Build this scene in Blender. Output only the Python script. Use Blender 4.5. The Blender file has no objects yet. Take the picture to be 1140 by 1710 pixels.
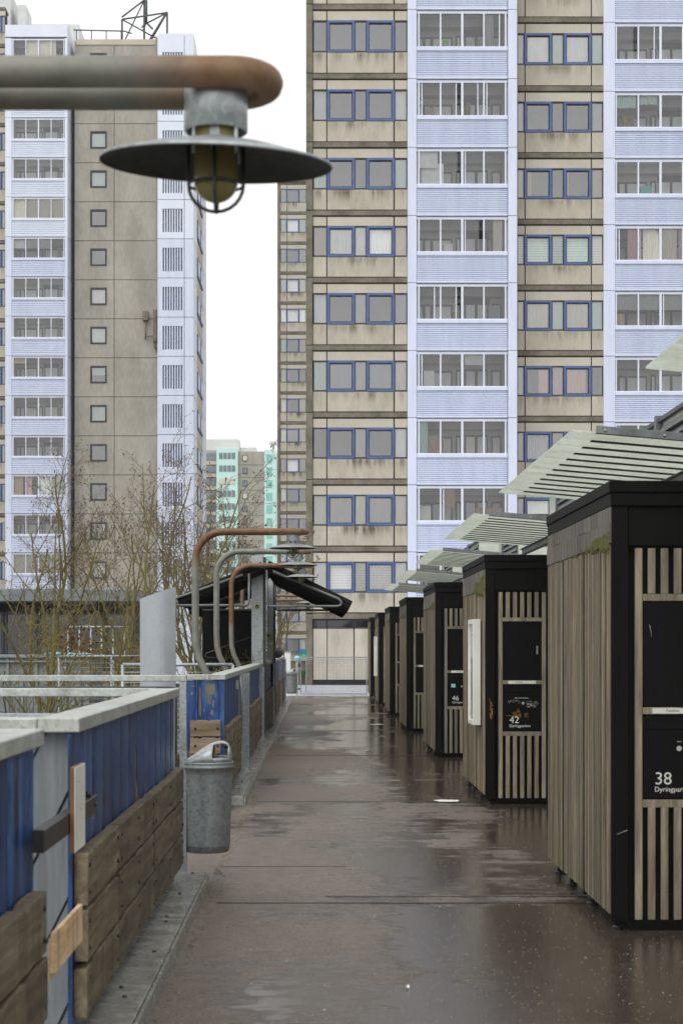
import bpy, bmesh, math, random
from mathutils import Vector, Matrix
R = math.radians
random.seed(7)
S = bpy.context.scene
COL = S.collection

# ---------------------------------------------------------------- camera, world, sun
EYE = 1.58; FPX = 3000.0; VX = 530.0; VY = 1080.0
cam_d = bpy.data.cameras.new('camera'); cam = bpy.data.objects.new('camera', cam_d); COL.objects.link(cam)
cam.location = (0, 0, EYE); cam.rotation_euler = (R(90), 0, 0)
cam_d.sensor_fit = 'VERTICAL'; cam_d.sensor_height = 36.0; cam_d.lens = 36.0 * FPX / 1710.0
cam_d.shift_x = 40.0 / 1710.0; cam_d.shift_y = 225.0 / 1710.0
cam_d.clip_start = 0.1; cam_d.clip_end = 5000
cam_d.dof.use_dof = True; cam_d.dof.focus_distance = 24.0; cam_d.dof.aperture_fstop = 7.1
S.camera = cam
SUN_EL, SUN_ROT = R(52), R(200)
W = bpy.data.worlds.new('World'); S.world = W; W.use_nodes = True
nt = W.node_tree; nt.nodes.clear()
sky = nt.nodes.new('ShaderNodeTexSky'); sky.sky_type = 'NISHITA'; sky.sun_disc = False
sky.sun_elevation = SUN_EL; sky.sun_rotation = SUN_ROT; sky.air_density = 1.0; sky.dust_density = 4.0
hs = nt.nodes.new('ShaderNodeHueSaturation'); hs.inputs['Saturation'].default_value = 0.12
mixw = nt.nodes.new('ShaderNodeMixRGB'); mixw.inputs[0].default_value = 0.6
mixw.inputs[2].default_value = (8.6, 8.55, 8.5, 1)
bg = nt.nodes.new('ShaderNodeBackground'); bg.inputs[1].default_value = 0.13
wo = nt.nodes.new('ShaderNodeOutputWorld')
nt.links.new(sky.outputs[0], hs.inputs['Color']); nt.links.new(hs.outputs[0], mixw.inputs[1])
nt.links.new(mixw.outputs[0], bg.inputs[0]); nt.links.new(bg.outputs[0], wo.inputs[0])
sd = bpy.data.lights.new('sun', 'SUN'); sun = bpy.data.objects.new('sun', sd); COL.objects.link(sun)
sd.energy = 0.6; sd.angle = R(35); sd.color = (1, 0.97, 0.93)
sun.rotation_euler = (R(38), 0, R(-25))
S.view_settings.view_transform = 'Standard'; S.view_settings.look = 'None'
S.view_settings.exposure = 0.42; S.view_settings.gamma = 1.0

def PX(px, Y): return (px - VX) / FPX * Y
def PZ(py, Y): return EYE + (VY - py) / FPX * Y

# ---------------------------------------------------------------- materials
def srgb(r, g, b):
    f = lambda c: (c/255/12.92) if c/255 <= .04045 else ((c/255+.055)/1.055)**2.4
    return (f(r), f(g), f(b), 1)
M = {}
def newmat(name):
    m = bpy.data.materials.new(name); m.use_nodes = True
    n = m.node_tree.nodes; n.clear()
    out = n.new('ShaderNodeOutputMaterial'); p = n.new('ShaderNodeBsdfPrincipled')
    m.node_tree.links.new(p.outputs[0], out.inputs[0])
    M[name] = m
    return m, m.node_tree, p
def coords(nt, scale=(1,1,1), rnd=True):
    tc = nt.nodes.new('ShaderNodeTexCoord'); mp = nt.nodes.new('ShaderNodeMapping')
    if rnd:
        oi = nt.nodes.new('ShaderNodeObjectInfo'); mu = nt.nodes.new('ShaderNodeMath'); mu.operation = 'MULTIPLY'; mu.inputs[1].default_value = 37.0
        ad = nt.nodes.new('ShaderNodeVectorMath'); ad.operation = 'ADD'
        nt.links.new(oi.outputs['Random'], mu.inputs[0]); nt.links.new(tc.outputs['Object'], ad.inputs[0]); nt.links.new(mu.outputs[0], ad.inputs[1])
        nt.links.new(ad.outputs[0], mp.inputs[0])
    else: nt.links.new(tc.outputs['Object'], mp.inputs[0])
    mp.inputs['Scale'].default_value = scale
    return mp.outputs[0]
def noise(nt, vec, scale, detail=6, rough=0.6, dist=0.0):
    n = nt.nodes.new('ShaderNodeTexNoise'); n.inputs['Scale'].default_value = scale
    n.inputs['Detail'].default_value = detail; n.inputs['Roughness'].default_value = rough; n.inputs['Distortion'].default_value = dist
    nt.links.new(vec, n.inputs['Vector']); return n.outputs['Fac']
def ramp(nt, fac, stops):
    r = nt.nodes.new('ShaderNodeValToRGB'); e = r.color_ramp.elements
    while len(e) < len(stops): e.new(0.5)
    for el, (p, c) in zip(e, stops):
        el.position = p; el.color = c if len(c) == 4 else (*c, 1)
    nt.links.new(fac, r.inputs[0]); return r.outputs[0]
def g(v): return (v, v, v, 1)
def mixc(nt, fac, a, b, mode='MIX'):
    m = nt.nodes.new('ShaderNodeMixRGB'); m.blend_type = mode
    for i, x in ((0, fac), (1, a), (2, b)):
        if isinstance(x, (int, float)): m.inputs[i].default_value = x
        elif isinstance(x, tuple): m.inputs[i].default_value = x
        else: nt.links.new(x, m.inputs[i])
    return m.outputs[0]
def mth(nt, op, a, b=None):
    m = nt.nodes.new('ShaderNodeMath'); m.operation = op
    for i, x in ((0, a), (1, b)):
        if x is None: continue
        if isinstance(x, (int, float)): m.inputs[i].default_value = x
        else: nt.links.new(x, m.inputs[i])
    return m.outputs[0]
def bump(nt, p, h, strength=0.3, dist=0.01):
    b = nt.nodes.new('ShaderNodeBump'); b.inputs['Strength'].default_value = strength; b.inputs['Distance'].default_value = dist
    nt.links.new(h, b.inputs['Height']); nt.links.new(b.outputs[0], p.inputs['Normal'])
def simple(name, c1, c2=None, rough=0.6, metal=0.0, scale=3.0, stretch=(1,1,1), bmp=0.15, bdist=0.005, lo=0.35, hi=0.65, spec=0.5, fine=None):
    m, nt, p = newmat(name)
    c2 = c2 or tuple(min(1, x*0.75) for x in c1[:3]) + (1,)
    v = coords(nt, stretch); n = noise(nt, v, scale)
    col = ramp(nt, n, [(lo, c2), (hi, c1)])
    if fine:
        n2 = noise(nt, v, scale*fine, 3)
        col = mixc(nt, 0.35, col, ramp(nt, n2, [(.3, g(.45)), (.7, g(1.0))]), 'MULTIPLY')
    nt.links.new(col, p.inputs['Base Color'])
    p.inputs['Roughness'].default_value = rough; p.inputs['Metallic'].default_value = metal
    p.inputs['Specular IOR Level'].default_value = spec
    if bmp: bump(nt, p, n, bmp, bdist)
    return m

simple('slab', srgb(136,129,114), srgb(100,94,82), .85, scale=1.2, fine=8)
simple('concrete', srgb(178,173,163), srgb(156,152,142), .9, scale=.5, stretch=(1,1,.35), fine=10, bmp=.1)
simple('joint', srgb(40,42,45), srgb(30,30,32), .7)
simple('lilac', srgb(211,218,238), srgb(198,206,229), .45, scale=1.1, stretch=(2.5,2.5,.35), bmp=0, lo=.25, hi=.6)
simple('lilac_pale', srgb(222,228,241), srgb(214,222,238), .45, scale=.6, bmp=0)
simple('frame_white', srgb(222,226,240), srgb(210,215,232), .4, scale=1, bmp=0)
simple('blue_frame', srgb(76,104,158), srgb(64,90,142), .4, scale=2, bmp=0)
simple('dark_frame', srgb(50,56,64), srgb(42,47,54), .5, bmp=0)
simple('room', srgb(196,194,188), srgb(184,182,176), .9, scale=.8, bmp=0)
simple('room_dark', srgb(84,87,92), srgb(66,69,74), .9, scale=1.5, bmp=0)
simple('room_pane', srgb(232,233,228), srgb(212,214,210), .5, scale=.6, bmp=0)
simple('slot', srgb(128,134,162), srgb(112,118,146), .8, bmp=0)
simple('room_teal', srgb(80,150,140), srgb(70,135,128), .8, bmp=0)
simple('turq', srgb(196,232,227), srgb(190,227,222), .5, scale=.3, bmp=0)  # base colour paled to stand in for distance haze on the far tower
simple('turq_dark', srgb(140,200,192), srgb(130,190,182), .5, bmp=0)
for n_, c_ in dict(white=(236,238,236), cream=(214,210,196), grey=(168,170,170), pink=(222,186,176), tan=(170,146,128), slate=(140,146,152), rose=(205,170,178), mint=(190,216,206)).items():
    simple('cloth_' + n_, srgb(*c_), srgb(*[int(x*.93) for x in c_]), .9, scale=6, stretch=(3,3,.4), bmp=0)
# pebble-faced beige panels, and the stained spandrels (attribute 'pos' = place on the panel)
def beige(name, stained):
    m, nt, p = newmat(name)
    v = coords(nt, (1,1,1)); n = noise(nt, v, 0.7); f = noise(nt, v, 9, 3)
    col = ramp(nt, n, [(.3, srgb(182,175,160)), (.7, srgb(200,193,179))])
    col = mixc(nt, .25, col, ramp(nt, f, [(.3, g(.7)), (.7, g(1))]), 'MULTIPLY')
    if stained:
        at = nt.nodes.new('ShaderNodeAttribute'); at.attribute_name = 'pos'
        sp = nt.nodes.new('ShaderNodeSeparateXYZ'); nt.links.new(at.outputs['Vector'], sp.inputs[0])
        u, w, amt = sp.outputs[0], sp.outputs[1], sp.outputs[2]
        vs = coords(nt, (1.6, 1, .22)); ns = noise(nt, vs, 1.7, 7, .65)
        nf = noise(nt, coords(nt, (1,1,.35)), 3.2, 8, .7)
        bell = ramp(nt, u, [(.0, g(.35)), (.3, g(.8)), (.38, g(1)), (.62, g(1)), (1, g(.3))])
        edge = ramp(nt, w, [(.0, g(.0)), (.45, g(.35)), (.85, g(1)), (1, g(.75))])
        mk = mth(nt, 'MULTIPLY', bell, edge); mk = mth(nt, 'MULTIPLY', mk, amt)
        ss = ramp(nt, ns, [(.38, g(0)), (.58, g(1))]); mk2 = mth(nt, 'MULTIPLY', mk, ss)
        s2 = mth(nt, 'MULTIPLY', ramp(nt, nf, [(.4, g(0)), (.75, g(.7))]), amt)
        mk3 = mth(nt, 'MAXIMUM', mth(nt, 'MULTIPLY', mk2, 1.25), mth(nt, 'MULTIPLY', s2, .7))
        col = mixc(nt, mk3, col, srgb(92,86,70))
    nt.links.new(col, p.inputs['Base Color']); p.inputs['Roughness'].default_value = .9
    bump(nt, p, f, .1, .01)
beige('beige', False); beige('beige_stained', True)

def glassmat(name, tint, refl=.16, rough=.02):
    m = bpy.data.materials.new(name); m.use_nodes = True; nt = m.node_tree; nt.nodes.clear()
    out = nt.nodes.new('ShaderNodeOutputMaterial'); mx = nt.nodes.new('ShaderNodeMixShader'); tr = nt.nodes.new('ShaderNodeBsdfTransparent')
    gl = nt.nodes.new('ShaderNodeBsdfGlossy'); gl.inputs['Roughness'].default_value = rough
    tr.inputs[0].default_value = tint; mx.inputs[0].default_value = refl
    lw = nt.nodes.new('ShaderNodeFresnel'); lw.inputs[0].default_value = 1.45
    ad = mth(nt, 'ADD', lw.outputs[0], refl - .03); nt.links.new(ad, mx.inputs[0])
    nt.links.new(tr.outputs[0], mx.inputs[1]); nt.links.new(gl.outputs[0], mx.inputs[2]); nt.links.new(mx.outputs[0], out.inputs[0])
    M[name] = m
glassmat('glass', (.94,.95,.95,1), .25)
glassmat('glass_balcony', (.9,.91,.92,1), .11)
glassmat('glass_dark', (.3,.36,.36,1), .1)
glassmat('glass_lamp', (.95,.93,.85,1), .05)

# galvanised steel
def galv(name, c1, c2, rough=.42, metal=.55, dirt=0.0):
    m, nt, p = newmat(name)
    v = coords(nt); vo = nt.nodes.new('ShaderNodeTexVoronoi'); vo.inputs['Scale'].default_value = 55; nt.links.new(v, vo.inputs['Vector'])
    n = noise(nt, v, 7, 8, .7)
    f = mixc(nt, .35, n, vo.outputs['Color'])
    bw = nt.nodes.new('ShaderNodeRGBToBW'); nt.links.new(f, bw.inputs[0])
    col = ramp(nt, bw.outputs[0], [(.3, c2), (.68, c1)])
    if dirt:
        d = noise(nt, coords(nt, (1,1,.4)), 4, 9, .72)
        col = mixc(nt, ramp(nt, d, [(.5, g(0)), (.72, g(dirt))]), col, srgb(88,92,66))
        d2 = noise(nt, coords(nt), 13, 6, .7)
        col = mixc(nt, ramp(nt, d2, [(.66, g(0)), (.74, g(dirt))]), col, srgb(60,58,50))
    nt.links.new(col, p.inputs['Base Color'])
    p.inputs['Metallic'].default_value = metal
    nt.links.new(ramp(nt, n, [(.3, g(rough-.12)), (.7, g(rough+.15))]), p.inputs['Roughness'])
    bump(nt, p, n, .12, .004)
galv('galv', srgb(182,188,190), srgb(140,146,148))
galv('galv_rail', srgb(196,199,194), srgb(158,163,158), .4, .3, .55)
galv('galv_bin', srgb(158,166,168), srgb(122,130,132), .45, .5, .2)
galv('galv_dark', srgb(92,96,98), srgb(66,69,72), .5, .5)
galv('kerb', srgb(168,168,163), srgb(132,132,128), .22, .2, .3)
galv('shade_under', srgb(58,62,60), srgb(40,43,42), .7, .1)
galv('pylon', srgb(172,178,184), srgb(163,169,176), .4, .3)

def rustpipe(name, lo, hi):
    m, nt, p = newmat(name)
    v = coords(nt, (1,1,1)); n = noise(nt, v, 6, 8, .7)
    big = noise(nt, coords(nt, (.6,.6,.6), rnd=False), 1.0, 3, .5)
    at = nt.nodes.new('ShaderNodeAttribute'); at.attribute_name = 'rust'
    galvc = ramp(nt, n, [(.3, srgb(100,104,98)), (.7, srgb(144,146,137))])
    rust = ramp(nt, noise(nt, v, 14, 8, .75), [(.3, srgb(80,56,40)), (.5, srgb(116,84,57)), (.75, srgb(134,110,82))])
    moss = srgb(118,108,78)
    k = mth(nt, 'ADD', at.outputs['Fac'], mth(nt, 'MULTIPLY', mth(nt, 'SUBTRACT', n, .5), 1.1))
    col = mixc(nt, ramp(nt, k, [(.1, g(0)), (.9, g(1))]), galvc, rust)
    col = mixc(nt, ramp(nt, noise(nt, v, 3.2, 6, .6), [(.5, g(0)), (.75, g(.5))]), col, moss)
    nt.links.new(col, p.inputs['Base Color']); p.inputs['Roughness'].default_value = .6; p.inputs['Metallic'].default_value = .15
    bump(nt, p, noise(nt, v, 60, 4), .12, .003)
rustpipe('pipe', .3, .6)

# wood
def wood(name, ca, cb, cc, axis='Z', ring=1.0, moss=0.0, rough=.75, scale=1.0, var=.5):
    m, nt, p = newmat(name)
    st = {'Z': (9,9,.7), 'Y': (9,.7,9), 'X': (.7,9,9)}[axis]
    st = tuple(s*scale for s in st)
    v = coords(nt, st); n = noise(nt, v, 2.2, 9, .65, .4); n2 = noise(nt, v, 7, 5, .7)
    col = ramp(nt, n, [(.28, cb), (.5, ca), (.72, cc)])
    col = mixc(nt, .6, col, ramp(nt, n2, [(.3, g(.45)), (.65, g(1))]), 'MULTIPLY')
    oi = nt.nodes.new('ShaderNodeNewGeometry')
    isl = ramp(nt, oi.outputs['Random Per Island'], [(0, g(1-var)), (1, g(1.0+var*.3))])
    col = mixc(nt, 1.0, col, isl, 'MULTIPLY')
    ob = nt.nodes.new('ShaderNodeObjectInfo')
    col = mixc(nt, 1.0, col, ramp(nt, ob.outputs['Random'], [(0, (1-var*.5,1-var*.5,1-var*.5,1)), (1, (1.2,1.18,1.12,1))]), 'MULTIPLY')
    if axis == 'Y':
        dr = noise(nt, coords(nt, (5,5,.5)), 1.6, 7, .7)
        col = mixc(nt, ramp(nt, dr, [(.5, g(0)), (.68, g(.65))]), col, srgb(52,46,36))
    if moss:
        mo = noise(nt, coords(nt, (1,1,1)), 2.6, 8, .7)
        col = mixc(nt, ramp(nt, mo, [(.5, g(0)), (.75, g(moss))]), col, srgb(96,100,48))
    nt.links.new(col, p.inputs['Base Color']); p.inputs['Roughness'].default_value = rough
    bump(nt, p, n2, .35, .004)
wood('wood_fence', srgb(142,126,102), srgb(84,70,52), srgb(182,170,144), 'Y', moss=.35, var=.5)
wood('wood_fence_x', srgb(150,130,108), srgb(98,78,60), srgb(172,156,134), 'X', moss=.0, var=.4)
wood('wood_slat', srgb(134,124,109), srgb(88,77,66), srgb(164,154,138), 'Z', var=.4)
wood('wood_clad', srgb(150,138,114), srgb(102,88,68), srgb(182,172,148), 'Z', moss=.3, var=.6)
wood('wood_grey', srgb(104,99,92), srgb(64,60,55), srgb(126,121,112), 'Z', moss=.12, var=.3)
wood('plywood', srgb(214,184,148), srgb(190,156,114), srgb(226,204,172), 'Y', var=.1)
wood('chipboard', srgb(122,84,46), srgb(84,54,26), srgb(150,110,66), 'Z', var=.1, scale=.6)
wood('greyboard', srgb(116,123,129), srgb(92,99,105), srgb(130,136,142), 'Z', var=.15, scale=.4)
simple('black_paint', srgb(14,15,14), srgb(7,8,7), .75, scale=3, stretch=(1,1,.4), bmp=.2, bdist=.003, fine=7, spec=.2)
simple('black_panel', srgb(8,9,9), srgb(5,6,6), .5, scale=5, bmp=0, spec=.18)
simple('moss', srgb(106,108,50), srgb(78,80,40), .95, scale=30, bmp=.6)
simple('white_paint', srgb(228,228,222), srgb(208,208,200), .5, bmp=0)
simple('silver', srgb(190,190,188), srgb(160,160,158), .3, .8, bmp=0)
simple('scratch', srgb(188,192,190), srgb(110,112,110), .8, scale=60, bmp=0)
simple('peel', srgb(176,132,66), srgb(96,70,34), .8, scale=60, bmp=0)
simple('steel_bar', srgb(66,66,65), srgb(42,42,42), .35, .4, scale=8, bmp=.1)
simple('canopy_steel', srgb(128,133,134), srgb(98,104,106), .5, .3, scale=5, fine=6)
simple('canopy_bar', srgb(52,52,46), srgb(38,38,34), .6, bmp=0)
simple('roof_dark', srgb(22,22,20), srgb(13,13,12), .7, scale=4, bmp=0, spec=.3)
simple('tube_dark', srgb(120,126,124), srgb(84,88,86), .45, .4, bmp=0)
simple('house_rib', srgb(104,110,110), srgb(84,90,90), .5, .2, bmp=0)
simple('house_wall', srgb(196,202,190), srgb(178,186,172), .6, bmp=0)
simple('grass', srgb(92,96,60), srgb(70,70,48), .95, scale=.3, fine=12)
simple('apron', srgb(196,202,214), srgb(176,182,194), .35, scale=.8, bmp=0)
simple('bark', srgb(122,116,62), srgb(92,82,50), .9, scale=6, bmp=.3)
simple('twig', srgb(118,108,82), srgb(94,84,66), .9, scale=3, bmp=0)
simple('bud', srgb(128,84,70), srgb(98,62,52), .9, scale=9, bmp=0)
simple('shrub', srgb(136,124,62), srgb(100,88,46), .9, scale=6, bmp=0)
simple('red_leaf', srgb(118,62,48), srgb(86,42,32), .9, scale=6, bmp=0)
simple('fascia', srgb(118,128,132), srgb(108,117,122), .5, scale=.5, bmp=0)
simple('container', srgb(136,144,150), srgb(120,128,134), .55, bmp=0)
simple('cyan', srgb(150,214,222), srgb(130,200,212), .5, bmp=0)
simple('paper', srgb(235,235,230), srgb(214,214,208), .8, bmp=0)
simple('green_sign', srgb(90,190,80), srgb(80,176,72), .5, bmp=0)
simple('teal_sign', srgb(30,128,150), srgb(24,118,140), .5, bmp=0)
simple('cream_ring', srgb(214,216,150), srgb(204,206,140), .5, bmp=0)
simple('lamp_glass', srgb(158,148,98), srgb(136,126,80), .25, scale=5, bmp=0)
simple('ribclad', srgb(206,208,206), srgb(192,194,192), .5, bmp=0)
simple('farwin', srgb(120,132,134), srgb(96,108,112), .2, scale=.6, bmp=0)
simple('bolt', srgb(70,66,60), srgb(48,44,40), .4, .6, bmp=0)
simple('rubber', srgb(36,33,31), srgb(26,24,23), .4, bmp=0)

# peeling blue paint
m, nt, p = newmat('blue_sheet')
v = coords(nt, (3,3,.5)); n = noise(nt, v, 2.2, 8, .65); w1 = noise(nt, coords(nt, (7,7,.8)), 2.5, 9, .75); pl = noise(nt, coords(nt, (2.5,2.5,.9)), 1.7, 8, .62)
col = ramp(nt, n, [(.34, srgb(14,40,88)), (.5, srgb(26,70,132)), (.63, srgb(64,106,156)), (.76, srgb(112,142,170))])
col = mixc(nt, ramp(nt, w1, [(.38, g(.95)), (.52, g(0))]), col, srgb(14,22,46))
col = mixc(nt, ramp(nt, pl, [(.59, g(0)), (.63, g(.85))]), col, srgb(120,112,86))
nt.links.new(col, p.inputs['Base Color']); p.inputs['Roughness'].default_value = .38; bump(nt, p, w1, .15, .003)

# frosted, dirty canopy glass
m, nt, p = newmat('canopy_glass')
v = coords(nt, (1,1,1)); n = noise(nt, v, 2.5, 9, .7); n3 = noise(nt, v, 22, 4, .6)
col = ramp(nt, n, [(.35, srgb(224,228,219)), (.7, srgb(244,247,242))])
col = mixc(nt, .25, col, ramp(nt, n3, [(.35, srgb(176,178,162)), (.6, g(1))]), 'MULTIPLY')
nt.links.new(col, p.inputs['Base Color']); p.inputs['Roughness'].default_value = .4
tr = nt.nodes.new('ShaderNodeBsdfTranslucent'); nt.links.new(col, tr.inputs[0])
tp = nt.nodes.new('ShaderNodeBsdfTransparent'); tp.inputs[0].default_value = (.8,.85,.82,1)
mx = nt.nodes.new('ShaderNodeMixShader'); mx.inputs[0].default_value = .68
mx2 = nt.nodes.new('ShaderNodeMixShader'); mx2.inputs[0].default_value = .06
out = [x for x in nt.nodes if x.type == 'OUTPUT_MATERIAL'][0]
nt.links.new(p.outputs[0], mx.inputs[1]); nt.links.new(tr.outputs[0], mx.inputs[2]); nt.links.new(mx.outputs[0], mx2.inputs[1]); nt.links.new(tp.outputs[0], mx2.inputs[2]); nt.links.new(mx2.outputs[0], out.inputs[0])

# wet deck
m, nt, p = newmat('deck')
v = coords(nt, (1,1,1), False); n1 = noise(nt, coords(nt, (.55,.22,1), False), 1.0, 6, .6)     # puddle patches
br = noise(nt, coords(nt, (.7,2.6,1), False), 1.8, 9, .75)                                        # broom marks across the path
gr = noise(nt, v, 62, 5, .85); md = noise(nt, v, 9, 8, .7)
col = ramp(nt, md, [(.3, srgb(92,80,71)), (.7, srgb(130,116,105))])
col = mixc(nt, .9, col, ramp(nt, gr, [(.36, g(.12)), (.5, g(.8)), (.62, g(1.7))]), 'MULTIPLY')
low = noise(nt, coords(nt, (.5,.3,1), False), 1.3, 5, .6)
col = mixc(nt, 1, col, ramp(nt, low, [(.3, g(.72)), (.7, g(1.12))]), 'MULTIPLY')
wet = mth(nt, 'ADD', n1, mth(nt, 'MULTIPLY', mth(nt, 'SUBTRACT', br, .5), .42))
spx = nt.nodes.new('ShaderNodeSeparateXYZ'); nt.links.new(v, spx.inputs[0])
side = ramp(nt, mth(nt, 'DIVIDE', mth(nt, 'ADD', spx.outputs[0], .8), 2.6), [(.0, g(0)), (.45, g(.06)), (.9, g(.15))])
wet = mth(nt, 'ADD', wet, side)
near_ = ramp(nt, mth(nt, 'DIVIDE', spx.outputs[1], 20), [(.3, g(.13)), (.54, g(.12)), (.56, g(.0)), (1, g(.02))])
nx = ramp(nt, mth(nt, 'DIVIDE', mth(nt, 'ADD', spx.outputs[0], .8), 2.6), [(.38, g(0)), (.52, g(1))])
wet = mth(nt, 'ADD', wet, mth(nt, 'MULTIPLY', near_, nx))
wm = ramp(nt, wet, [(.52, g(0)), (.60, g(1))])
col = mixc(nt, mth(nt, 'MULTIPLY', wm, .7), col, mixc(nt, 1, col, g(.36), 'MULTIPLY'))
nt.links.new(col, p.inputs['Base Color'])
nt.links.new(ramp(nt, wm, [(0, g(.5)), (1, g(.055))]), p.inputs['Roughness'])
hgt = mth(nt, 'ADD', mth(nt, 'MULTIPLY', gr, 1.0), mth(nt, 'MULTIPLY', br, .25))
hgt = mth(nt, 'MULTIPLY', hgt, mth(nt, 'SUBTRACT', 1.0, mth(nt, 'MULTIPLY', wm, .86)))
bump(nt, p, hgt, .7, .007)

# ---------------------------------------------------------------- mesh builder
class MB:
    def __init__(s): s.v = []; s.f = []; s.mi = []; s.sm = []; s.att = {}; s.attn = None
    def add(s, vs, fs, mi=0, smooth=False, att=None):
        b = len(s.v); s.v += [tuple(x) for x in vs]
        for f in fs: s.f.append(tuple(b+i for i in f)); s.mi.append(mi); s.sm.append(smooth)
        if att is not None:
            for i, a in enumerate(att): s.att[b+i] = a
        return s
    def box(s, x0, x1, y0, y1, z0, z1, mi=0, stain=None):
        if x0 > x1: x0, x1 = x1, x0
        if y0 > y1: y0, y1 = y1, y0
        if z0 > z1: z0, z1 = z1, z0
        vs = [(x,y,z) for z in (z0,z1) for y in (y0,y1) for x in (x0,x1)]
        fs = [(0,2,3,1),(4,5,7,6),(0,1,5,4),(2,6,7,3),(0,4,6,2),(1,3,7,5)]
        att = [(x, z, stain) for z in (0,1) for y in (0,1) for x in (0,1)] if stain is not None else None
        if stain is not None: s.attn = 'pos'
        return s.add(vs, fs, mi, att=att)
    def quad(s, a, b, c, d, mi=0): return s.add([a,b,c,d], [(0,1,2,3)], mi)
    def prism(s, prof, axis, a0, a1, mi=0, cap=True, closed=True):
        def P(u, w, a): return {'x': (a,u,w), 'y': (u,a,w), 'z': (u,w,a)}[axis]
        n = len(prof); vs = [P(u,w,a0) for u,w in prof] + [P(u,w,a1) for u,w in prof]
        fs = [(i,(i+1)%n,n+(i+1)%n,n+i) for i in range(n if closed else n-1)]
        if cap and closed: fs += [tuple(range(n))[::-1], tuple(range(n,2*n))]
        return s.add(vs, fs, mi)
    def tube(s, path, r, n=10, mi=0, cap=True, rust=None, smooth=True):
        path = [Vector(p) for p in path]; rr = r if isinstance(r, (list,tuple)) else [r]*len(path)
        vs = []; up = None; att = [] if rust else None
        for i, p in enumerate(path):
            t = (path[min(i+1,len(path)-1)] - path[max(i-1,0)]).normalized()
            if up is None:
                a = Vector((0,0,1)) if abs(t.z) < .9 else Vector((1,0,0)); up = (a - t*a.dot(t)).normalized()
            else: up = (up - t*up.dot(t)).normalized()
            w = t.cross(up)
            for k in range(n):
                an = 2*math.pi*k/n; vs.append(p + (up*math.cos(an) + w*math.sin(an))*rr[i])
                if rust: att.append(rust(p)); s.attn = 'rust'
        fs = []
        for i in range(len(path)-1):
            for k in range(n): fs.append((i*n+k, i*n+(k+1)%n, (i+1)*n+(k+1)%n, (i+1)*n+k))
        if cap: fs += [tuple(range(n))[::-1], tuple((len(path)-1)*n+k for k in range(n))]
        return s.add(vs, fs, mi, smooth, att)
    def lathe(s, prof, c, n=32, mi=0, smooth=True, a0=0, a1=2*math.pi, sx=1, sy=1):
        full = abs(a1-a0-2*math.pi) < 1e-6; m_ = n if full else n+1
        vs = [(c[0]+sx*r*math.cos(a0+(a1-a0)*k/n), c[1]+sy*r*math.sin(a0+(a1-a0)*k/n), c[2]+z) for r,z in prof for k in range(m_)]
        fs = []
        for i in range(len(prof)-1):
            for k in range(n):
                k2 = (k+1) % m_ if full else k+1
                fs.append((i*m_+k, i*m_+k2, (i+1)*m_+k2, (i+1)*m_+k))
        return s.add(vs, fs, mi, smooth)
    def frame(s, x0, x1, y0, y1, z0, z1, t, mi=0, tb=None):
        tb = tb or t
        s.box(x0, x0+t, y0, y1, z0, z1, mi); s.box(x1-t, x1, y0, y1, z0, z1, mi)
        s.box(x0+t, x1-t, y0, y1, z0, z0+tb, mi); s.box(x0+t, x1-t, y0, y1, z1-t, z1, mi)
        return s
ORG = {}
LS = [None]      # lamp drawings are laid out at 1.27 : 1 and brought to size here
def part(name, mb, mat, parent=None, bevel=0, seg=1):
    if LS[0]: mb.v = [(x*LS[0], y*LS[0], EYE+(z-EYE)*LS[0]) for x,y,z in mb.v]
    me = bpy.data.meshes.new(name)
    o0 = ORG.get(parent.name, (0,0,0)) if parent else (0,0,0)
    me.from_pydata([(x-o0[0], y-o0[1], z-o0[2]) for x,y,z in mb.v], [], mb.f)
    mats = mat if isinstance(mat, list) else [mat]
    for k in mats: me.materials.append(M[k])
    me.polygons.foreach_set('material_index', mb.mi); me.polygons.foreach_set('use_smooth', mb.sm)
    if mb.attn == 'pos':
        a = me.attributes.new('pos', 'FLOAT_VECTOR', 'POINT')
        for i, vv in mb.att.items(): a.data[i].vector = vv
    elif mb.attn == 'rust':
        a = me.attributes.new('rust', 'FLOAT', 'POINT')
        for i, vv in mb.att.items(): a.data[i].value = vv
    me.update()
    bm = bmesh.new(); bm.from_mesh(me); bmesh.ops.recalc_face_normals(bm, faces=bm.faces)
    if bevel:
        bmesh.ops.bevel(bm, geom=[e for e in bm.edges if e.calc_face_angle(0) > .6], offset=bevel, segments=seg, affect='EDGES', profile=.6)
    bm.to_mesh(me); bm.free()
    o = bpy.data.objects.new(name, me); COL.objects.link(o)
    if parent: o.parent = parent
    ORG[o.name] = o0
    return o
def thing(name, label, cat, loc, group=None):
    o = bpy.data.objects.new(name, None); COL.objects.link(o); o.location = loc; o.empty_display_size = .2
    ORG[o.name] = tuple(loc); o['label'] = label; o['category'] = cat
    if group: o['group'] = group
    return o
def tag(o, label, cat, group=None):
    o['label'] = label; o['category'] = cat
    if group: o['group'] = group
    return o
def solo(name, mb, mat, label, cat, group=None, bevel=0):
    """a thing that is one mesh, its origin moved to the foot of its shape"""
    xs = [v[0] for v in mb.v]; ys = [v[1] for v in mb.v]; zs = [v[2] for v in mb.v]
    c = ((min(xs)+max(xs))/2, (min(ys)+max(ys))/2, min(zs))
    mb.v = [(x-c[0], y-c[1], z-c[2]) for x,y,z in mb.v]
    o = part(name, mb, mat, None, bevel); o.location = c
    return tag(o, label, cat, group)
def struct(name, mb, mat, kind='structure'):
    o = part(name, mb, mat); o['kind'] = kind; return o
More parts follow.
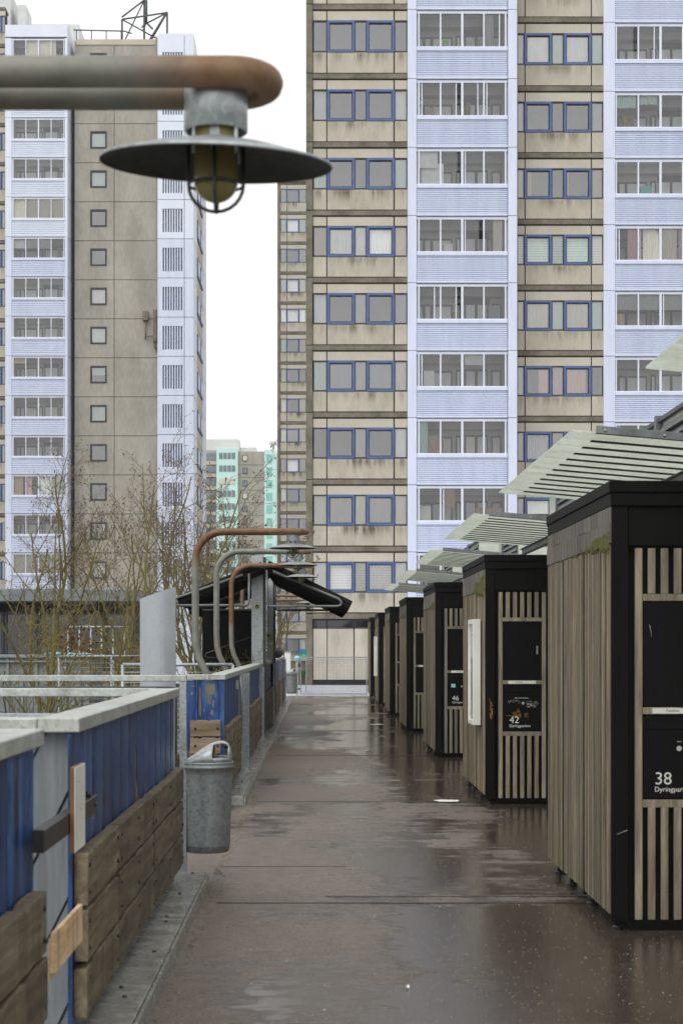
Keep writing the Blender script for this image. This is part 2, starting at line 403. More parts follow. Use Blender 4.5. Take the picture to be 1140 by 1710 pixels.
def copy_tree(o, dx=0, dy=0, dz=0, parent=None):
    c = o.copy(); COL.objects.link(c)
    if parent: c.parent = parent
    else: c.location = (o.location.x+dx, o.location.y+dy, o.location.z+dz)
    og = ORG[o.name]; ORG[c.name] = (og[0]+dx, og[1]+dy, og[2]+dz)
    for ch in list(o.children): copy_tree(ch, dx, dy, dz, c)
    return c
def arc(c, r, a0, a1, n, plane):
    out = []
    for i in range(n+1):
        a = R(a0 + (a1-a0)*i/n); u, w = r*math.cos(a), r*math.sin(a)
        out.append({'xz': (c[0]+u, c[1], c[2]+w), 'xy': (c[0]+u, c[1]+w, c[2]), 'yz': (c[0], c[1]+u, c[2]+w)}[plane])
    return out
def text_mesh(name, s, size, loc, parent, mat, thick=.0008, align='LEFT'):
    """lettering on a face that looks towards -Y; loc = world position of the baseline start"""
    cu = bpy.data.curves.new('t', 'FONT'); cu.body = s; cu.size = size; cu.extrude = thick; cu.align_x = align; cu.resolution_u = 3
    t = bpy.data.objects.new('t', cu); COL.objects.link(t)
    dg = bpy.context.evaluated_depsgraph_get(); me = bpy.data.meshes.new_from_object(t.evaluated_get(dg))
    bpy.data.objects.remove(t); bpy.data.curves.remove(cu)
    o0 = ORG[parent.name]
    me.transform(Matrix.Translation((loc[0]-o0[0], loc[1]-o0[1], loc[2]-o0[2])) @ Matrix.Rotation(R(90), 4, 'X'))
    me.materials.clear(); me.materials.append(M[mat])
    o = bpy.data.objects.new(name, me); COL.objects.link(o); o.parent = parent; ORG[o.name] = o0
    return o

# ---------------------------------------------------------------- ground, deck, kerb
GZ = -2.6
mb = MB(); mb.quad((-900,-40,GZ), (900,-40,GZ), (900,2500,GZ), (-900,2500,GZ)); struct('ground', mb, 'grass')
mb = MB(); mb.box(-.95, 12, -6, 57.7, -.35, 0); mb.box(-2.7, -.95, -6, 57.7, -.35, -.012); struct('deck', mb, 'deck')
mb = MB(); mb.box(-2.7, 12, 57.7, 74.3, -.35, -.004); struct('concrete_apron', mb, 'apron')
mb = MB()
for y in (11.07, 18.3, 26.1, 33.8, 41.6, 49.3):
    mb.box(-.62, 1.75, y-.012, y+.012, 0, .004)
mb.box(.05, 1.7, 11.35, 11.362, 0, .003); mb.box(-.7, .2, 12.9, 12.91, 0, .003)
struct('deck_joint', mb, 'rubber')

def kerb(y0, y1, lab):
    t = thing('kerb_plate', lab, 'kerb', (-.85, (y0+y1)/2, 0), 'metal kerb plates along the foot of the fence')
    L = y1 - y0; n = max(1, round(L/2.0))
    for i in range(n):
        a = y0 + L*i/n + .003; b = y0 + L*(i+1)/n - .003
        zz = .1 + random.uniform(-.004, .004)
        mb = MB(); mb.box(-1.04, -.73, a, b, .0, zz); part('plate', mb, 'kerb', t, .006)
        for yy in (a+.12, (a+b)/2, b-.12):
            for xx in ((-.84,) if yy < (a+b)/2 else (-.81,)):
                mb = MB(); mb.lathe([(.0,.009),(.007,.009),(.011,.003),(.011,0)], (xx+random.uniform(-.02,.02), yy+random.uniform(-.05,.05), zz), 8); part('bolt', mb, 'bolt', t)
    mb = MB(); mb.box(-.728, -.712, y0, y1, -.01, .088); part('edge_strip', mb, 'kerb', t, .003)
kerb(3.5, 11.85, 'wet metal kerb plate at the foot of the nearest fence, ending before the bin')
kerb(17.8, 50, 'long metal kerb plate beyond the litter bin running back to the gate')

# crumbled edge of the asphalt by the kerb
mb = MB(); rd = random.Random(3)
for i in range(520):
    y = rd.uniform(6.5, 19) if i % 3 else rd.uniform(11.3, 18.2); x = -.69 + abs(rd.gauss(0, .035)) - (.03 if 11.9 < y < 17.7 else 0)
    s_ = rd.uniform(.004, .014)
    mb.lathe([(0, s_*.7), (s_, s_*.3), (s_*1.1, -.001)], (x, y, 0), 5, 0, False)
struct('gravel', mb, 'peel' if False else 'slab', 'stuff')
mb = MB()
for i in range(200):
    y = 7.4 + (rd.random()**1.3)*30; x = rd.uniform(-.6, 1.9); s_ = rd.uniform(.001, .004) * (1 + y/30)
    mb.add([(x-s_,y-s_,.004),(x+s_,y-s_*.6,.004),(x+s_*.7,y+s_*1.3,.005),(x-s_*.8,y+s_,.004)], [(0,1,2,3)])
struct('grit', mb, 'cloth_cream', 'stuff')
mb = MB()
for i in range(2600):
    y = 7.3 + (rd.random()**1.6)*16; x = rd.uniform(-.68, 2.0); s_ = rd.uniform(.0012, .0035) * (.8 + y/16)
    mb.add([(x-s_,y-s_,.002),(x+s_,y-s_*.6,.002),(x+s_*.7,y+s_*1.3,.004),(x-s_*.8,y+s_,.003)], [(0,1,2,3)])
struct('gravel_specks', mb, 'slab', 'stuff')

# ---------------------------------------------------------------- towers
def curtain_mesh(x0, x1, y, z0, z1, kind):
    mb = MB()
    if kind == 'blinds':
        n = 11; h = (z1-z0)/n
        for i in range(n):
            a = z1 - i*h
            mb.quad((x0,y+.03,a), (x1,y+.03,a), (x1,y,a-h*.94), (x0,y,a-h*.94))
    else:
        per = .09 if kind != 'flat' else .4; n = max(6, int((x1-x0)/per*4)); dep = .035 if kind != 'flat' else .008
        vs = []
        for i in range(n+1):
            x = x0 + (x1-x0)*i/n; yy = y + dep*math.sin(x/per*2*math.pi) + dep*.5*math.sin(x*7)
            vs += [(x,yy,z0), (x+ (0 if kind != 'swag' else .0),yy,z1)]
        mb.add(vs, [(2*i,2*i+2,2*i+3,2*i+1) for i in range(n)], 0, True)
    return mb
def beige_section(b, Y, tops, panels, framed, bare, cur, sc=1.0, edge=None, stain=1.0, small=False):
    """concrete bays: slab bands, lintel and spandrel panels, blue-framed windows and narrow side panes"""
    xa = min(p[0] for p in panels); xb = max(p[1] for p in panels)
    back = MB(); wall = MB(); slab = MB(); spd = MB()
    zt = PZ(tops[0], Y); zb = PZ(tops[-1], Y)
    back.box(PX(xa,Y), PX(xb,Y), Y+.9, Y+1.0, zb, zt)
    rd = random.Random(int(xa*7)+3)
    for k in range(len(tops)-1):
        t0, t1 = tops[k], tops[k+1]; q = (t1-t0)/114.7
        zz = lambda d: PZ(t0 + d*q, Y)
        w1 = MB(); w1.box(PX(xa,Y)-.03, PX(xb,Y)+.03, Y-.05, Y+1.3, zz(8), zz(0)); part('slab_band', w1, 'slab', b)
        for (p0, p1) in panels:
            w1 = MB(); w1.box(PX(p0,Y), PX(p1,Y), Y, Y+.2, zz(25.6), zz(10.6)); part('lintel_panel', w1, 'beige', b)
            wide = (p1-p0) > 60*sc
            w1 = MB(); w1.box(PX(p0,Y), PX(p1,Y), Y, Y+.2, zz(112.6), zz(79.0), 0, stain*(rd.uniform(.6,1.0) if wide else rd.uniform(.2,.7))); part('spandrel_panel', w1, 'beige_stained', b)
        slab.box(PX(xa,Y), PX(xb,Y), Y+.02, Y+.5, zz(10.6), zz(8), 1); slab.box(PX(xa,Y), PX(xb,Y), Y+.02, Y+.5, zz(114.7), zz(112.6), 1)
        for (p0, p1) in panels[1:]: slab.box(PX(p0-2.0*sc,Y), PX(p0,Y), Y+.03, Y+.2, zz(112.6), zz(79), 1); slab.box(PX(p0-2.0*sc,Y), PX(p0,Y), Y+.03, Y+.2, zz(25.6), zz(10.6), 1)
        c = cur[k % len(cur)]
        ww = 5*sc
        for i, (p0, p1) in enumerate(framed):
            x0, x1 = PX(p0,Y), PX(p1,Y); z1, z0 = zz(26.2), zz(78.4)
            f = MB(); fw = .088; f.frame(x0, x1, Y-.03, Y+.12, z0, z1, fw); 
            w = part('window', f, 'blue_frame', b)
            f = MB(); f.frame(x0+fw, x1-fw, Y+.02, Y+.14, z0+fw, z1-fw, .035)
            if not small: part('sash', f, 'dark_frame', w)
            f = MB(); f.quad((x0+fw,Y+.08,z0+fw), (x1-fw,Y+.08,z0+fw), (x1-fw,Y+.08,z1-fw), (x0+fw,Y+.08,z1-fw)); part('pane', f, 'glass', w)
            if c[0]:
                kk, mt = c[0]; ca, cb = x0, x1
                if len(c) > 2 and c[2] == 'half': ca, cb = (x0, x0+(x1-x0)*.3) if i == 0 else (x0+.1, x0+.25)
                if len(c) > 2 and c[2] == 'mid': ca, cb = (x0+(x1-x0)*.5, x1) if i == 0 else (x0, x0+(x1-x0)*.85)
                part('curtain', curtain_mesh(ca+.03, cb-.03, Y+.135, z0+.06, z1-.03, kk), mt, w)
        for i, (p0, p1) in enumerate(bare):
            x0, x1 = PX(p0,Y), PX(p1,Y); z1, z0 = zz(26.2), zz(76.0)
            f = MB(); f.frame(x0, x1, Y+.02, Y+.12, zz(79), z1, .035, tb=z0-zz(79)); w = part('side_window', f, 'dark_frame', b)
            f = MB(); f.quad((x0,Y+.08,z0), (x1,Y+.08,z0), (x1,Y+.08,z1), (x0,Y+.08,z1)); part('pane', f, 'glass', w)
            if c[1] and c[1][i % len(c[1])]:
                kk, mt = c[1][i % len(c[1])]
                part('curtain', curtain_mesh(x0+.02, x1-.02, Y+.135, z0, z1-.03, kk), mt, w)
        # room floor behind the windows, so that each storey closes
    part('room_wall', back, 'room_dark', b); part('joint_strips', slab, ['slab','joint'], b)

def corrug(mb, x0, x1, y, z0, z1, n, d=.035, mi=0):
    """horizontally ribbed cladding"""
    h = (z1-z0)/n; pr = []
    for i in range(n):
        a = z0 + i*h
        pr += [(y, a), (y-d, a+h*.25), (y-d, a+h*.7), (y, a+h*.9)]
    pr.append((y, z1)); m0 = len(pr)
    vs = [(x0,u,w) for u,w in pr] + [(x1,u,w) for u,w in pr]
    mb.add(vs, [(i,m0+i,m0+i+1,i+1) for i in range(m0-1)], mi)
def balcony_stack(b, Y, joints, x0, x1, g0, g1, pil, cur, sc=1.0, mats=None, npane=4, extra=None):
    """glazed balconies: ribbed parapet, white frames, four panes, a lit room wall behind. joints: storey joint lines (photo y)"""
    lil = 'lilac'
    X0, X1, G0, G1 = PX(x0,Y), PX(x1,Y), PX(g0,Y), PX(g1,Y)
    zt, zb = PZ(joints[0],Y), PZ(joints[-1],Y)
    D = 1.5
    inner = MB(); inner.box(X0+.1, X1-.1, Y+D, Y+D+.1, zb, zt, 0)
    rd = random.Random(int(x0)+11)
    for (p0, p1) in pil:
        for k in range(len(joints)-1):
            mt = mats(k) if mats else lil
            mb = MB(); mb.box(PX(p0,Y), PX(p1,Y), Y-.08, Y+.8, PZ(joints[k+1],Y)+.02, PZ(joints[k],Y)-.005)
            mb.box(PX(p0,Y)+.02, PX(p1,Y)-.02, Y-.06, Y+.8, PZ(joints[k],Y)-.005, PZ(joints[k],Y)+.02, 1)
            part('pilaster', mb, [mt,'slab'], b)
    for k in range(len(joints)-1):
        j0, j1 = joints[k], joints[k+1]; q = (j1-j0)/114.7; zz = lambda d: PZ(j0+d*q, Y)
        mt = mats(k) if mats else lil
        mb = MB(); corrug(mb, X0, X1, Y, zz(111), zz(68), 12 if sc > .8 else 8, .05)
        mb.box(X0, X1, Y-.07, Y+.02, zz(114.2), zz(111)); mb.box(X0, X1, Y-.1, Y+.06, zz(68), zz(62.5))
        mb.box(X0+.01, X1-.01, Y+.05, Y+D, zz(114.9), zz(111.5)); 
        bal = part('balcony', mb, mt, b)
        mb = MB(); t = .075 if sc > .8 else .07
        z0, z1 = zz(62.3), zz(2)
        mb.box(X0, X1, Y, Y+.1, z1-.09, z1+.02); mb.box(X0, X1, Y-.02, Y+.1, z0, z0+.05)
        n = npane; ww = (G1-G0)/n
        for i in range(n+1):
            x = G0 + ww*i; tt = t*1.25 if (i*2 == n) else t*.8
            mb.box(x-tt/2, x+tt/2, Y-.01, Y+.1, z0+.05, z1-.09)
            if i < n and rd.random() < .25 and sc > .8: 
                xo = x + ww*rd.choice((.12,.7)); mb.box(xo, xo+.04, Y+.03, Y+.07, z0+.05, z1-.09)
        mb.box(X0, G0-t/2, Y+.02, Y+.09, z0+.05, z1-.09) if G0-X0 > .1 else None
        mb.box(G1+t/2, X1, Y+.02, Y+.09, z0+.05, z1-.09) if X1-G1 > .1 else None
        part('window_frame', mb, 'frame_white', bal)
        opened = rd.choice((None, None, None, 0, 1, 2)) if sc > .8 else None
        mb = MB()
        for i in range(n):
            xa, xb = G0+ww*i+.02, G0+ww*(i+1)-.02
            if i == opened: xb -= ww*.2
            mb.quad((xa,Y+.05,z0), (xb,Y+.05,z0), (xb,Y+.05,z1), (xa,Y+.05,z1))
        part('panes', mb, 'glass_balcony', bal)
        c = cur[k % len(cur)]
        for (i0, i1, kk, mt2, f) in c:
            xa, xb = G0+ww*i0+.03, G0+ww*i1-.03
            part('curtain', curtain_mesh(xa, xb, Y+.15, z1-(z1-z0)*f, z1-.02, kk), mt2, bal)
        # room wall of this storey: band, windows, door
        Yb = Y+D
        a = zz(60); 
        wx = X1-X0
        inner.box(X0+.1, X1-.1, Yb-.5, Yb, zz(14), zz(0), 0)
        for (u0, u1, h, mi) in ((.02,.42,.52,1), (.46,.52,.55,2), (.56,.82,.56,2), (.86,.97,.54,1)):
            zh = zz(62) + (zz(0)-zz(62))*h*1.15
            inner.box(X0+wx*u0, X0+wx*u1, Yb-.06, Yb, zz(111), zh, 3)
            m2 = 3; g_ = .05
            if u1-u0 > .3:
                us = [u0, u0+(u1-u0)*.2, u0+(u1-u0)*.42, u1]
            elif u1-u0 > .2: us = [u0, (u0+u1)/2, u1]
            else: us = [u0, u1]
            for a_, b_ in zip(us[:-1], us[1:]):
                inner.box(X0+wx*a_+.06, X0+wx*b_-.06, Yb-.08, Yb-.06, zz(110), zh-.09, 2)
        if rd.random() < .7: inner.box(X0+wx*.54, X0+wx*.84, Yb-.04, Yb, zz(27), zz(14), 3)
        if extra and k in extra:
            for (u0, u1, h, mt3) in extra[k]:
                mb = MB(); mb.box(X0+wx*u0, X0+wx*u1, Y+.3, Y+.7, zz(111), zz(62)+(zz(2)-zz(62))*h); part('stored_item', mb, mt3, bal)
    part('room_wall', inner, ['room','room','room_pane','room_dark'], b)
    sw = MB(); sw.box(X0-.02, X0+.1, Y+.11, Y+D, zb, zt); sw.box(X1-.1, X1+.02, Y+.11, Y+D, zb, zt); part('party_wall', sw, 'room', b)

W_ = lambda k, m: (k, 'cloth_' + m)
# --- right tower
YT = 74.4
tower = thing('apartment_tower', 'tall beige and lilac tower block at the end of the deck, nearest on the right', 'building', (PX(700,YT), YT+6, GZ))
T1 = [-106,8,123.5,238,352,464,577,689,801,913,1024.5]
nu = None
c1 = [(nu,[nu]), (nu,[nu,nu,nu]), (nu,[W_('flat','slate'),nu,W_('flat','grey')]), (nu,[W_('pleat','mint'),nu,W_('pleat','mint')]),
      (W_('pleat','white'),[W_('flat','tan'),W_('pleat','white'),W_('flat','tan')]), (nu,[W_('flat','grey'),W_('flat','grey'),W_('flat','slate')]),
      (W_('flat','slate'),[W_('pleat','mint'),W_('flat','grey'),W_('pleat','cream')]), (nu,[nu,W_('pleat','grey'),W_('flat','white')]),
      (W_('pleat','grey'),[W_('pleat','cream')]*3), (W_('blinds','white'),[W_('flat','white'),W_('blinds','cream'),W_('flat','white')])]
beige_section(tower, YT, T1, [(522.5,544.5),(546.5,656.5),(659,679.5)], [(546.2,591.8),(612,658)], [(523,545.8),(592,611.8),(658.4,679.5)], c1)
mb = MB()
for a, b_ in zip(T1[:-1], T1[1:]):
    mb.box(PX(511,YT), PX(521.5,YT), YT-.1, YT+1.2, PZ(b_,YT)+.02, PZ(a,YT)-.02); mb.box(PX(511.6,YT), PX(521,YT), YT-.07, YT+1.2, PZ(a,YT)-.02, PZ(a,YT)+.02, 1)
mb.box(PX(511,YT), PX(521.5,YT), YT-.1, YT+1.2, GZ, PZ(1025,YT)-.02)
part('corner_column', mb, ['slab','joint'], tower)
# ground floor
mb = MB(); mb.box(PX(521.6,YT), PX(690,YT), YT-.06, YT+1.2, PZ(1033.5,YT), PZ(1024.6,YT)); part('slab_band', mb, 'slab', tower)
mb = MB(); mb.box(PX(522,YT), PX(870,YT), YT+.1, YT+.5, GZ, PZ(1034,YT)); part('base_wall', mb, 'joint', tower)
mb = MB()
for a, b_ in ((523,545.5),(547,590),(592,634),(636,679),(681,760),(762,860)): mb = MB(); mb.box(PX(a,YT), PX(b_,YT), YT, YT+.1, PZ(1135,YT), PZ(1050,YT), 0, .35); part('base_panel', mb, 'beige_stained', tower)
for a, b_ in ((524,545.5),(546.5,590.5),(592,634),(636,679)):
    f = MB(); f.frame(PX(a,YT), PX(b_,YT), YT+.0, YT+.08, PZ(1049,YT), PZ(1035,YT), .04); w = part('high_window', f, 'dark_frame', tower)
    f = MB(); f.quad((PX(a,YT),YT+.06,PZ(1049,YT)),(PX(b_,YT),YT+.06,PZ(1049,YT)),(PX(b_,YT),YT+.06,PZ(1035,YT)),(PX(a,YT),YT+.06,PZ(1035,YT))); part('pane', f, 'glass_dark', w)
J2 = [t+9 for t in T1[:-1]] + [1033.5, 1142]
cb2 = [[(2,4,'pleat','cloth_grey',1)], [(3.0,3.5,'pleat','cloth_grey',.95)], [], [(0,.9,'flat','cloth_white',.5)], [(3.4,3.9,'pleat','cloth_cream',1)], [], [(2.1,3.0,'blinds','cloth_white',.35)], [(0,.45,'pleat','cloth_mint',1)], [(1.1,1.7,'flat','cloth_tan',.6)], [(0.9,2,'pleat','cloth_cream',1)], [(0,4,'pleat','cloth_grey',1)], []]
ex2 = {1: [(.3,.36,.3,'green_sign'),(.7,.8,.35,'cloth_grey')], 2: [(.55,.6,.45,'shrub'),(.12,.2,.3,'cloth_tan')], 5: [(.8,.92,.42,'cloth_slate'),(.4,.46,.25,'shrub')], 4: [(.3,.4,.3,'cloth_white')], 3: [(.05,.3,.65,'cloth_white')], 6: [(.08,.2,.5,'white_paint')], 7: [(.1,.3,.55,'cloth_tan')], 8: [(.03,.16,.45,'white_paint'), (.66,.95,.4,'cloth_tan')]}
balcony_stack(tower, YT, J2, 695.5, 846.5, 699, 843.5, [(680,695),(847.5,862.5)], cb2, extra=ex2)
YT2 = 76.0
T3 = [-83,29.5,144.5,256,367,477,586.5,696,806,916,1026]
c3 = [(nu,[nu]), (W_('flat','white'),[W_('flat','grey'),W_('flat','mint'),W_('flat','mint')]), (nu,[W_('flat','grey'),nu,W_('pleat','grey')]),
      (W_('pleat','tan'),[W_('flat','tan'),nu,W_('flat','tan')],'half'), (W_('blinds','mint'),[W_('blinds','cream'),W_('blinds','mint'),W_('blinds','cream')]),
      (W_('pleat','cream'),[W_('flat','tan'),W_('flat','mint'),W_('flat','mint')]), (W_('swag','pink'),[W_('flat','slate'),W_('pleat','rose'),nu],'mid'),
      (W_('pleat','slate'),[W_('flat','slate'),W_('flat','slate'),nu]), (W_('pleat','white'),[W_('flat','grey')]*3), (nu,[nu])]
beige_section(tower, YT2, T3, [(863.6,875),(877,985.6),(987.6,1006.5)], [(875.2,920.3),(941,986.3)], [(863,875),(920.6,940.8),(986.8,1006.5)], c3, stain=.7)
J4 = [t+9 for t in T3]
cb4 = [[], [], [(0,.95,'pleat','cloth_mint',.4),(1,1.9,'pleat','cloth_mint',.3)], [], [(.5,1.2,'swag','cloth_rose',1),(1.2,2.8,'pleat','cloth_cream',1),(2.8,3.4,'swag','cloth_rose',1)], [(0,3.9,'flat','cloth_grey',.5)], [], [], [], []]
balcony_stack(tower, YT2, J4, 1025.5, 1178, 1028, 1176, [(1006.5,1025.5),(1178,1194)], cb4, extra={2: [(.1,.22,.4,'shrub')], 3: [(.3,.42,.3,'room_teal')], 5: [(.02,.12,.4,'plywood')], 6: [(.5,.56,.3,'cloth_white')]})
mb = MB(); mb.box(PX(512,YT), PX(1192,YT2), YT2+1.75, YT+13, GZ, PZ(-100,YT)); mb.box(PX(862.6,YT), PX(863.0,YT), YT+.3, YT2+1.7, GZ, PZ(-100,YT)); mb.box(PX(511.4,YT),PX(522,YT),YT+1.25,YT2+1.7,GZ,PZ(-100,YT)); part('core_wall', mb, 'slab', tower)

# --- narrow slice of the tower further back
YM = 168.0
tm = thing('apartment_tower', 'narrow slice of a distant beige tower seen just left of the nearest tower', 'building', (PX(500,YM), YM+6, GZ))
TM = [304 + 50.05*k for k in range(17)]
cm = [(nu,[W_('flat','slate'),W_('flat','slate')]), (W_('pleat','white'),[W_('flat','mint')]*2), (nu,[W_('flat','slate'),W_('flat','slate')]), (W_('blinds','white'),[W_('blinds','white')]*2), (W_('blinds','white'),[W_('flat','white')]*2),
      (nu,[W_('flat','mint'),W_('flat','tan')]), (nu,[W_('flat','cream'),nu]), (nu,[W_('flat','cream')]*2), (W_('flat','grey'),[W_('flat','cream')]*2), (W_('flat','white'),[W_('flat','grey')]*2), (nu,[W_('flat','cream'),nu])]
beige_section(tm, YM, TM, [(468,478.6),(479.6,512),(513,560)], [(478.6,499),(524,545)], [(468.4,478.3),(499.4,511)], cm, sc=.44, small=True)
mb = MB(); mb.box(PX(463,YM), PX(467.6,YM), YM-.1, YM+1, GZ, PZ(303,YM)); mb.box(PX(463,YM), PX(560,YM), YM+1.3, YM+12, GZ, PZ(306,YM)); mb.box(PX(466,YM), PX(560,YM), YM+.1, YM+.7, PZ(1104,YM), PZ(1120,YM)); mb.box(PX(463,YM), PX(560,YM), YM-.15, YM+1.3, PZ(304,YM), PZ(299,YM)); mb.box(PX(480,YM), PX(560,YM), YM+3, YM+9, PZ(300,YM), PZ(290,YM)); part('core_wall', mb, 'slab', tm)

# --- left tower
YL = 128.6
tl = thing('apartment_tower', 'grey concrete tower with lilac balcony stack on the left, mast on its roof', 'building', (PX(160,YL), YL+6, GZ))
K = 15
gj = [65 + 66.3*k if k <= 10 else 65 + 663 + 65.2*(k-10) for k in range(K+1)]; gj = [y - 1 for y in gj]
pale = lambda k: 'lilac_pale' if k < 5 else 'lilac'
cl = [[(1,3.4,'pleat','cloth_cream',1)], [], [], [], [(0,4,'pleat','cloth_cream',1)], [(0,3,'flat','cloth_grey',.5)], [], [], [(0,1,'flat','cloth_tan',.3)], [], [], [(0,.8,'pleat','cloth_tan',1),(1,1.5,'pleat','cloth_rose',1),(2,4,'pleat','cloth_white',1)], [], [(0,4,'pleat','cloth_cream',1)], []]
balcony_stack(tl, YL-1.2, gj, 20, 109, 22.5, 107, [(9.5,20),(109,113)], cl, sc=.55, mats=pale)
Yw = YL-1.2
mb = MB(); mb.box(PX(9.5,Yw), PX(113,Yw), Yw-.08, Yw+2, PZ(62,Yw), PZ(42,Yw)); mb.box(PX(12,Yw), PX(113,Yw), Yw+1.7, Yw+6, GZ, PZ(44,Yw))
mb.box(PX(113,Yw)-.02, PX(113,Yw)+.02, Yw-.05, Yw+7, GZ, PZ(44,Yw))
for k in range(2): pass
part('parapet', mb, 'lilac_pale', tl)
# flank of the balcony stack (seen from the right) with a narrow window per storey
for k in range(K):
    z1, z0 = PZ(gj[k]+2, Yw), PZ(gj[k]+34, Yw); X = PX(113,Yw)+.03
    mb = MB(); mb.box(X, X+.03, Yw+.2, Yw+7, PZ(gj[k+1],Yw)+.04, PZ(gj[k],Yw)-.04); part('flank_panel', mb, pale(k), tl)
    mb = MB(); mb.box(X+.03, X+.06, Yw+4.2, Yw+6.6, z0, z1); part('flank_window', mb, 'blue_frame', tl)
cj = [76, ] + [141.5 + 65.15*k for k in range(14)] + [1142]
# concrete gable with one small window per storey; walls built around openings
gab = MB(); G0, G1 = PX(125,YL), PX(265,YL); wx0, wx1 = PX(151,YL), PX(178.6,YL); vj = PX(191,YL)
for k in range(15):
    zt = PZ(cj[k],YL); zb = PZ(cj[k+1] if k < 15 else 1142,YL); wt = PZ(153.5+65.3*(k-1)+.3,YL) if k else PZ(88.5,YL); wb = wt - 1.24
    if k == 0: zt = PZ(68,YL)
    e = .022
    if wb < zb: wb = zb+.1
    gab.box(G0, wx0, YL, YL+.3, zb+e, zt-e); gab.box(wx1, vj-.02, YL, YL+.3, zb+e, zt-e); gab.box(vj+.02, G1, YL, YL+.3, zb+e, zt-e)
    gab.box(wx0, wx1, YL, YL+.3, zb+e, wb); gab.box(wx0, wx1, YL, YL+.3, wt, zt-e)
    f = MB(); f.frame(wx0, wx1, YL-.04, YL+.25, wb, wt, .11); w = part('window', f, 'dark_frame', tl)
    f = MB(); f.quad((wx0,YL+.1,wb),(wx1,YL+.1,wb),(wx1,YL+.1,wt),(wx0,YL+.1,wt)); part('pane', f, 'glass', w)
    if k % 5 in (2,3) or k in (6,8,9,12): part('curtain', curtain_mesh(wx0, wx1, YL+.2, wb if k % 4 else wb+.6, wt, 'flat'), random.choice(['cloth_white','cloth_mint','cloth_cream']), w)
part('gable_wall', gab, 'concrete', tl)
mb = MB(); mb.box(G0, G1, YL+.31, YL+10, GZ, PZ(68,YL)); mb.box(G0, G1, YL+.25, YL+.31, GZ, PZ(68,YL), 1); part('core_wall', mb, ['concrete','joint'], tl)
mb = MB(); mb.box(G0+.1, G1-.02, YL-.06, YL+.5, PZ(75,YL), PZ(66,YL)); part('coping', mb, 'beige', tl)
# right lilac bay with slatted openings
lj = [60] + [141.5 + 65.1*k for k in range(14)] + [1142]
B0, B1 = PX(264.5,YL), PX(322,YL)
for k in range(15):
    zt, zb = PZ(lj[k],YL), PZ(lj[k+1],YL); mt = pale(k)
    lt = PZ(91.5+65.05*k,YL); lb = lt - 1.68; lx0, lx1 = PX(273,YL), PX(307.5,YL)
    if lb < zb: lb = zb + .05
    e = .02; Yf = YL-.6
    mb = MB()
    mb.box(B0, lx0, Yf, Yf+.2, zb+e, zt-e); mb.box(lx1, PX(309,YL)-.02, Yf, Yf+.2, zb+e, zt-e); mb.box(PX(309,YL)+.02, B1, Yf, Yf+.2, zb+e, zt-e)
    mb.box(lx0, lx1, Yf, Yf+.2, zb+e, lb); mb.box(lx0, lx1, Yf, Yf+.2, lt, zt-e)
    bay = part('stair_bay', mb, mt, tl)
    f = MB(); n = 8; d = (lx1-lx0)/n
    for i in range(n): f.box(lx0+d*i+d*.55, lx0+d*(i+1), Yf+.02, Yf+.14, lb, lt)
    part('slats', f, mt, bay)
mb = MB(); mb.box(B0, B1, YL-.36, YL-.1, GZ, PZ(62,YL), 0); mb.box(B0, B1, YL-.09, YL+14, GZ, PZ(61,YL), 1); part('bay_core', mb, ['slot','lilac'], tl)
# receding long side of the tower
for k in range(15):
    zt, zb = PZ(lj[k],YL), PZ(lj[k+1],YL); X = B1
    mb = MB(); mt = pale(k)
    mb.box(X+.003, X+.1, YL-.6, YL+3.0, zb+.03, zt-.03); mb.box(X+.003, X+.1, YL+9.6, YL+14, zb+.03, zt-.03); part('side_panel', mb, mt, tl)
    mb = MB(); mb.box(X+.003, X+.06, YL+3.05, YL+9.55, zb+.03, zb+.95); mb.box(X+.003, X+.06, YL+3.05, YL+9.55, zt-.45, zt-.03); part('side_spandrel', mb, 'beige', tl)
    for a in (3.3, 6.6):
        f = MB(); f.box(X+.003, X+.16, YL+a, YL+a+2.6, zb+1.0, zt-.5); w = part('side_window', f, 'blue_frame', tl)
        f = MB(); f.box(X+.161, X+.165, YL+a+.25, YL+a+2.35, zb+1.15, zt-.65); part('pane', f, 'farwin', w)
# bare edge bay at the far left
T0 = [cj[0]] + cj[1:]
beige_section(tl, YL, [12,74]+[141.5+65.15*k for k in range(15)], [(-70,-22),(-21,-3),(-2.2,9)], [(-68,-40),(-21,3)], [(-39,-22),(3.4,9)], [(nu,[nu,W_('flat','slate')]), (nu,[W_('flat','slate'),W_('flat','grey')]), (nu,[W_('flat','cream'),W_('pleat','cream')])], sc=.57, small=True)
# roof: plant rooms, railings, mast, drainpipe and antenna box
def ribbox(mb, x0, x1, y0, y1, z0, z1, p=.35):
    mb.box(x0, x1, y0, y1, z0, z1)
    n = int((x1-x0)/p)
    for i in range(n): mb.box(x0+p*i+.05, x0+p*i+.2, y0-.06, y0, z0, z1-.08)
mb = MB(); ribbox(mb, PX(32,YL+6), PX(138,YL+6), YL+4, YL+9, PZ(48,YL), PZ(8,YL)); ribbox(mb, PX(123,YL+3), PX(218,YL+3), YL+3, YL+9, PZ(68,YL), PZ(46,YL)); mb.box(PX(-60,YL), PX(6,YL), YL+3, YL+9, PZ(50,YL), PZ(-40,YL)); mb.box(PX(17,YL), PX(31,YL), YL+3.4, YL+6, PZ(48,YL), PZ(-20,YL)); part('plant_room', mb, 'ribclad', tl)
mb = MB(); mb.tube([(PX(120,YL),YL+1,PZ(42,YL)),(PX(205,YL),YL+1,PZ(44,YL))], .05, 5); mb.tube([(PX(205,YL),YL+1,PZ(44,YL)),(PX(218,YL),YL+1,PZ(48,YL))], .05, 5)
for q in (125,150,175,200): mb.tube([(PX(q,YL),YL+1,PZ(43,YL)),(PX(q,YL),YL+1,PZ(68,YL))], .04, 5)
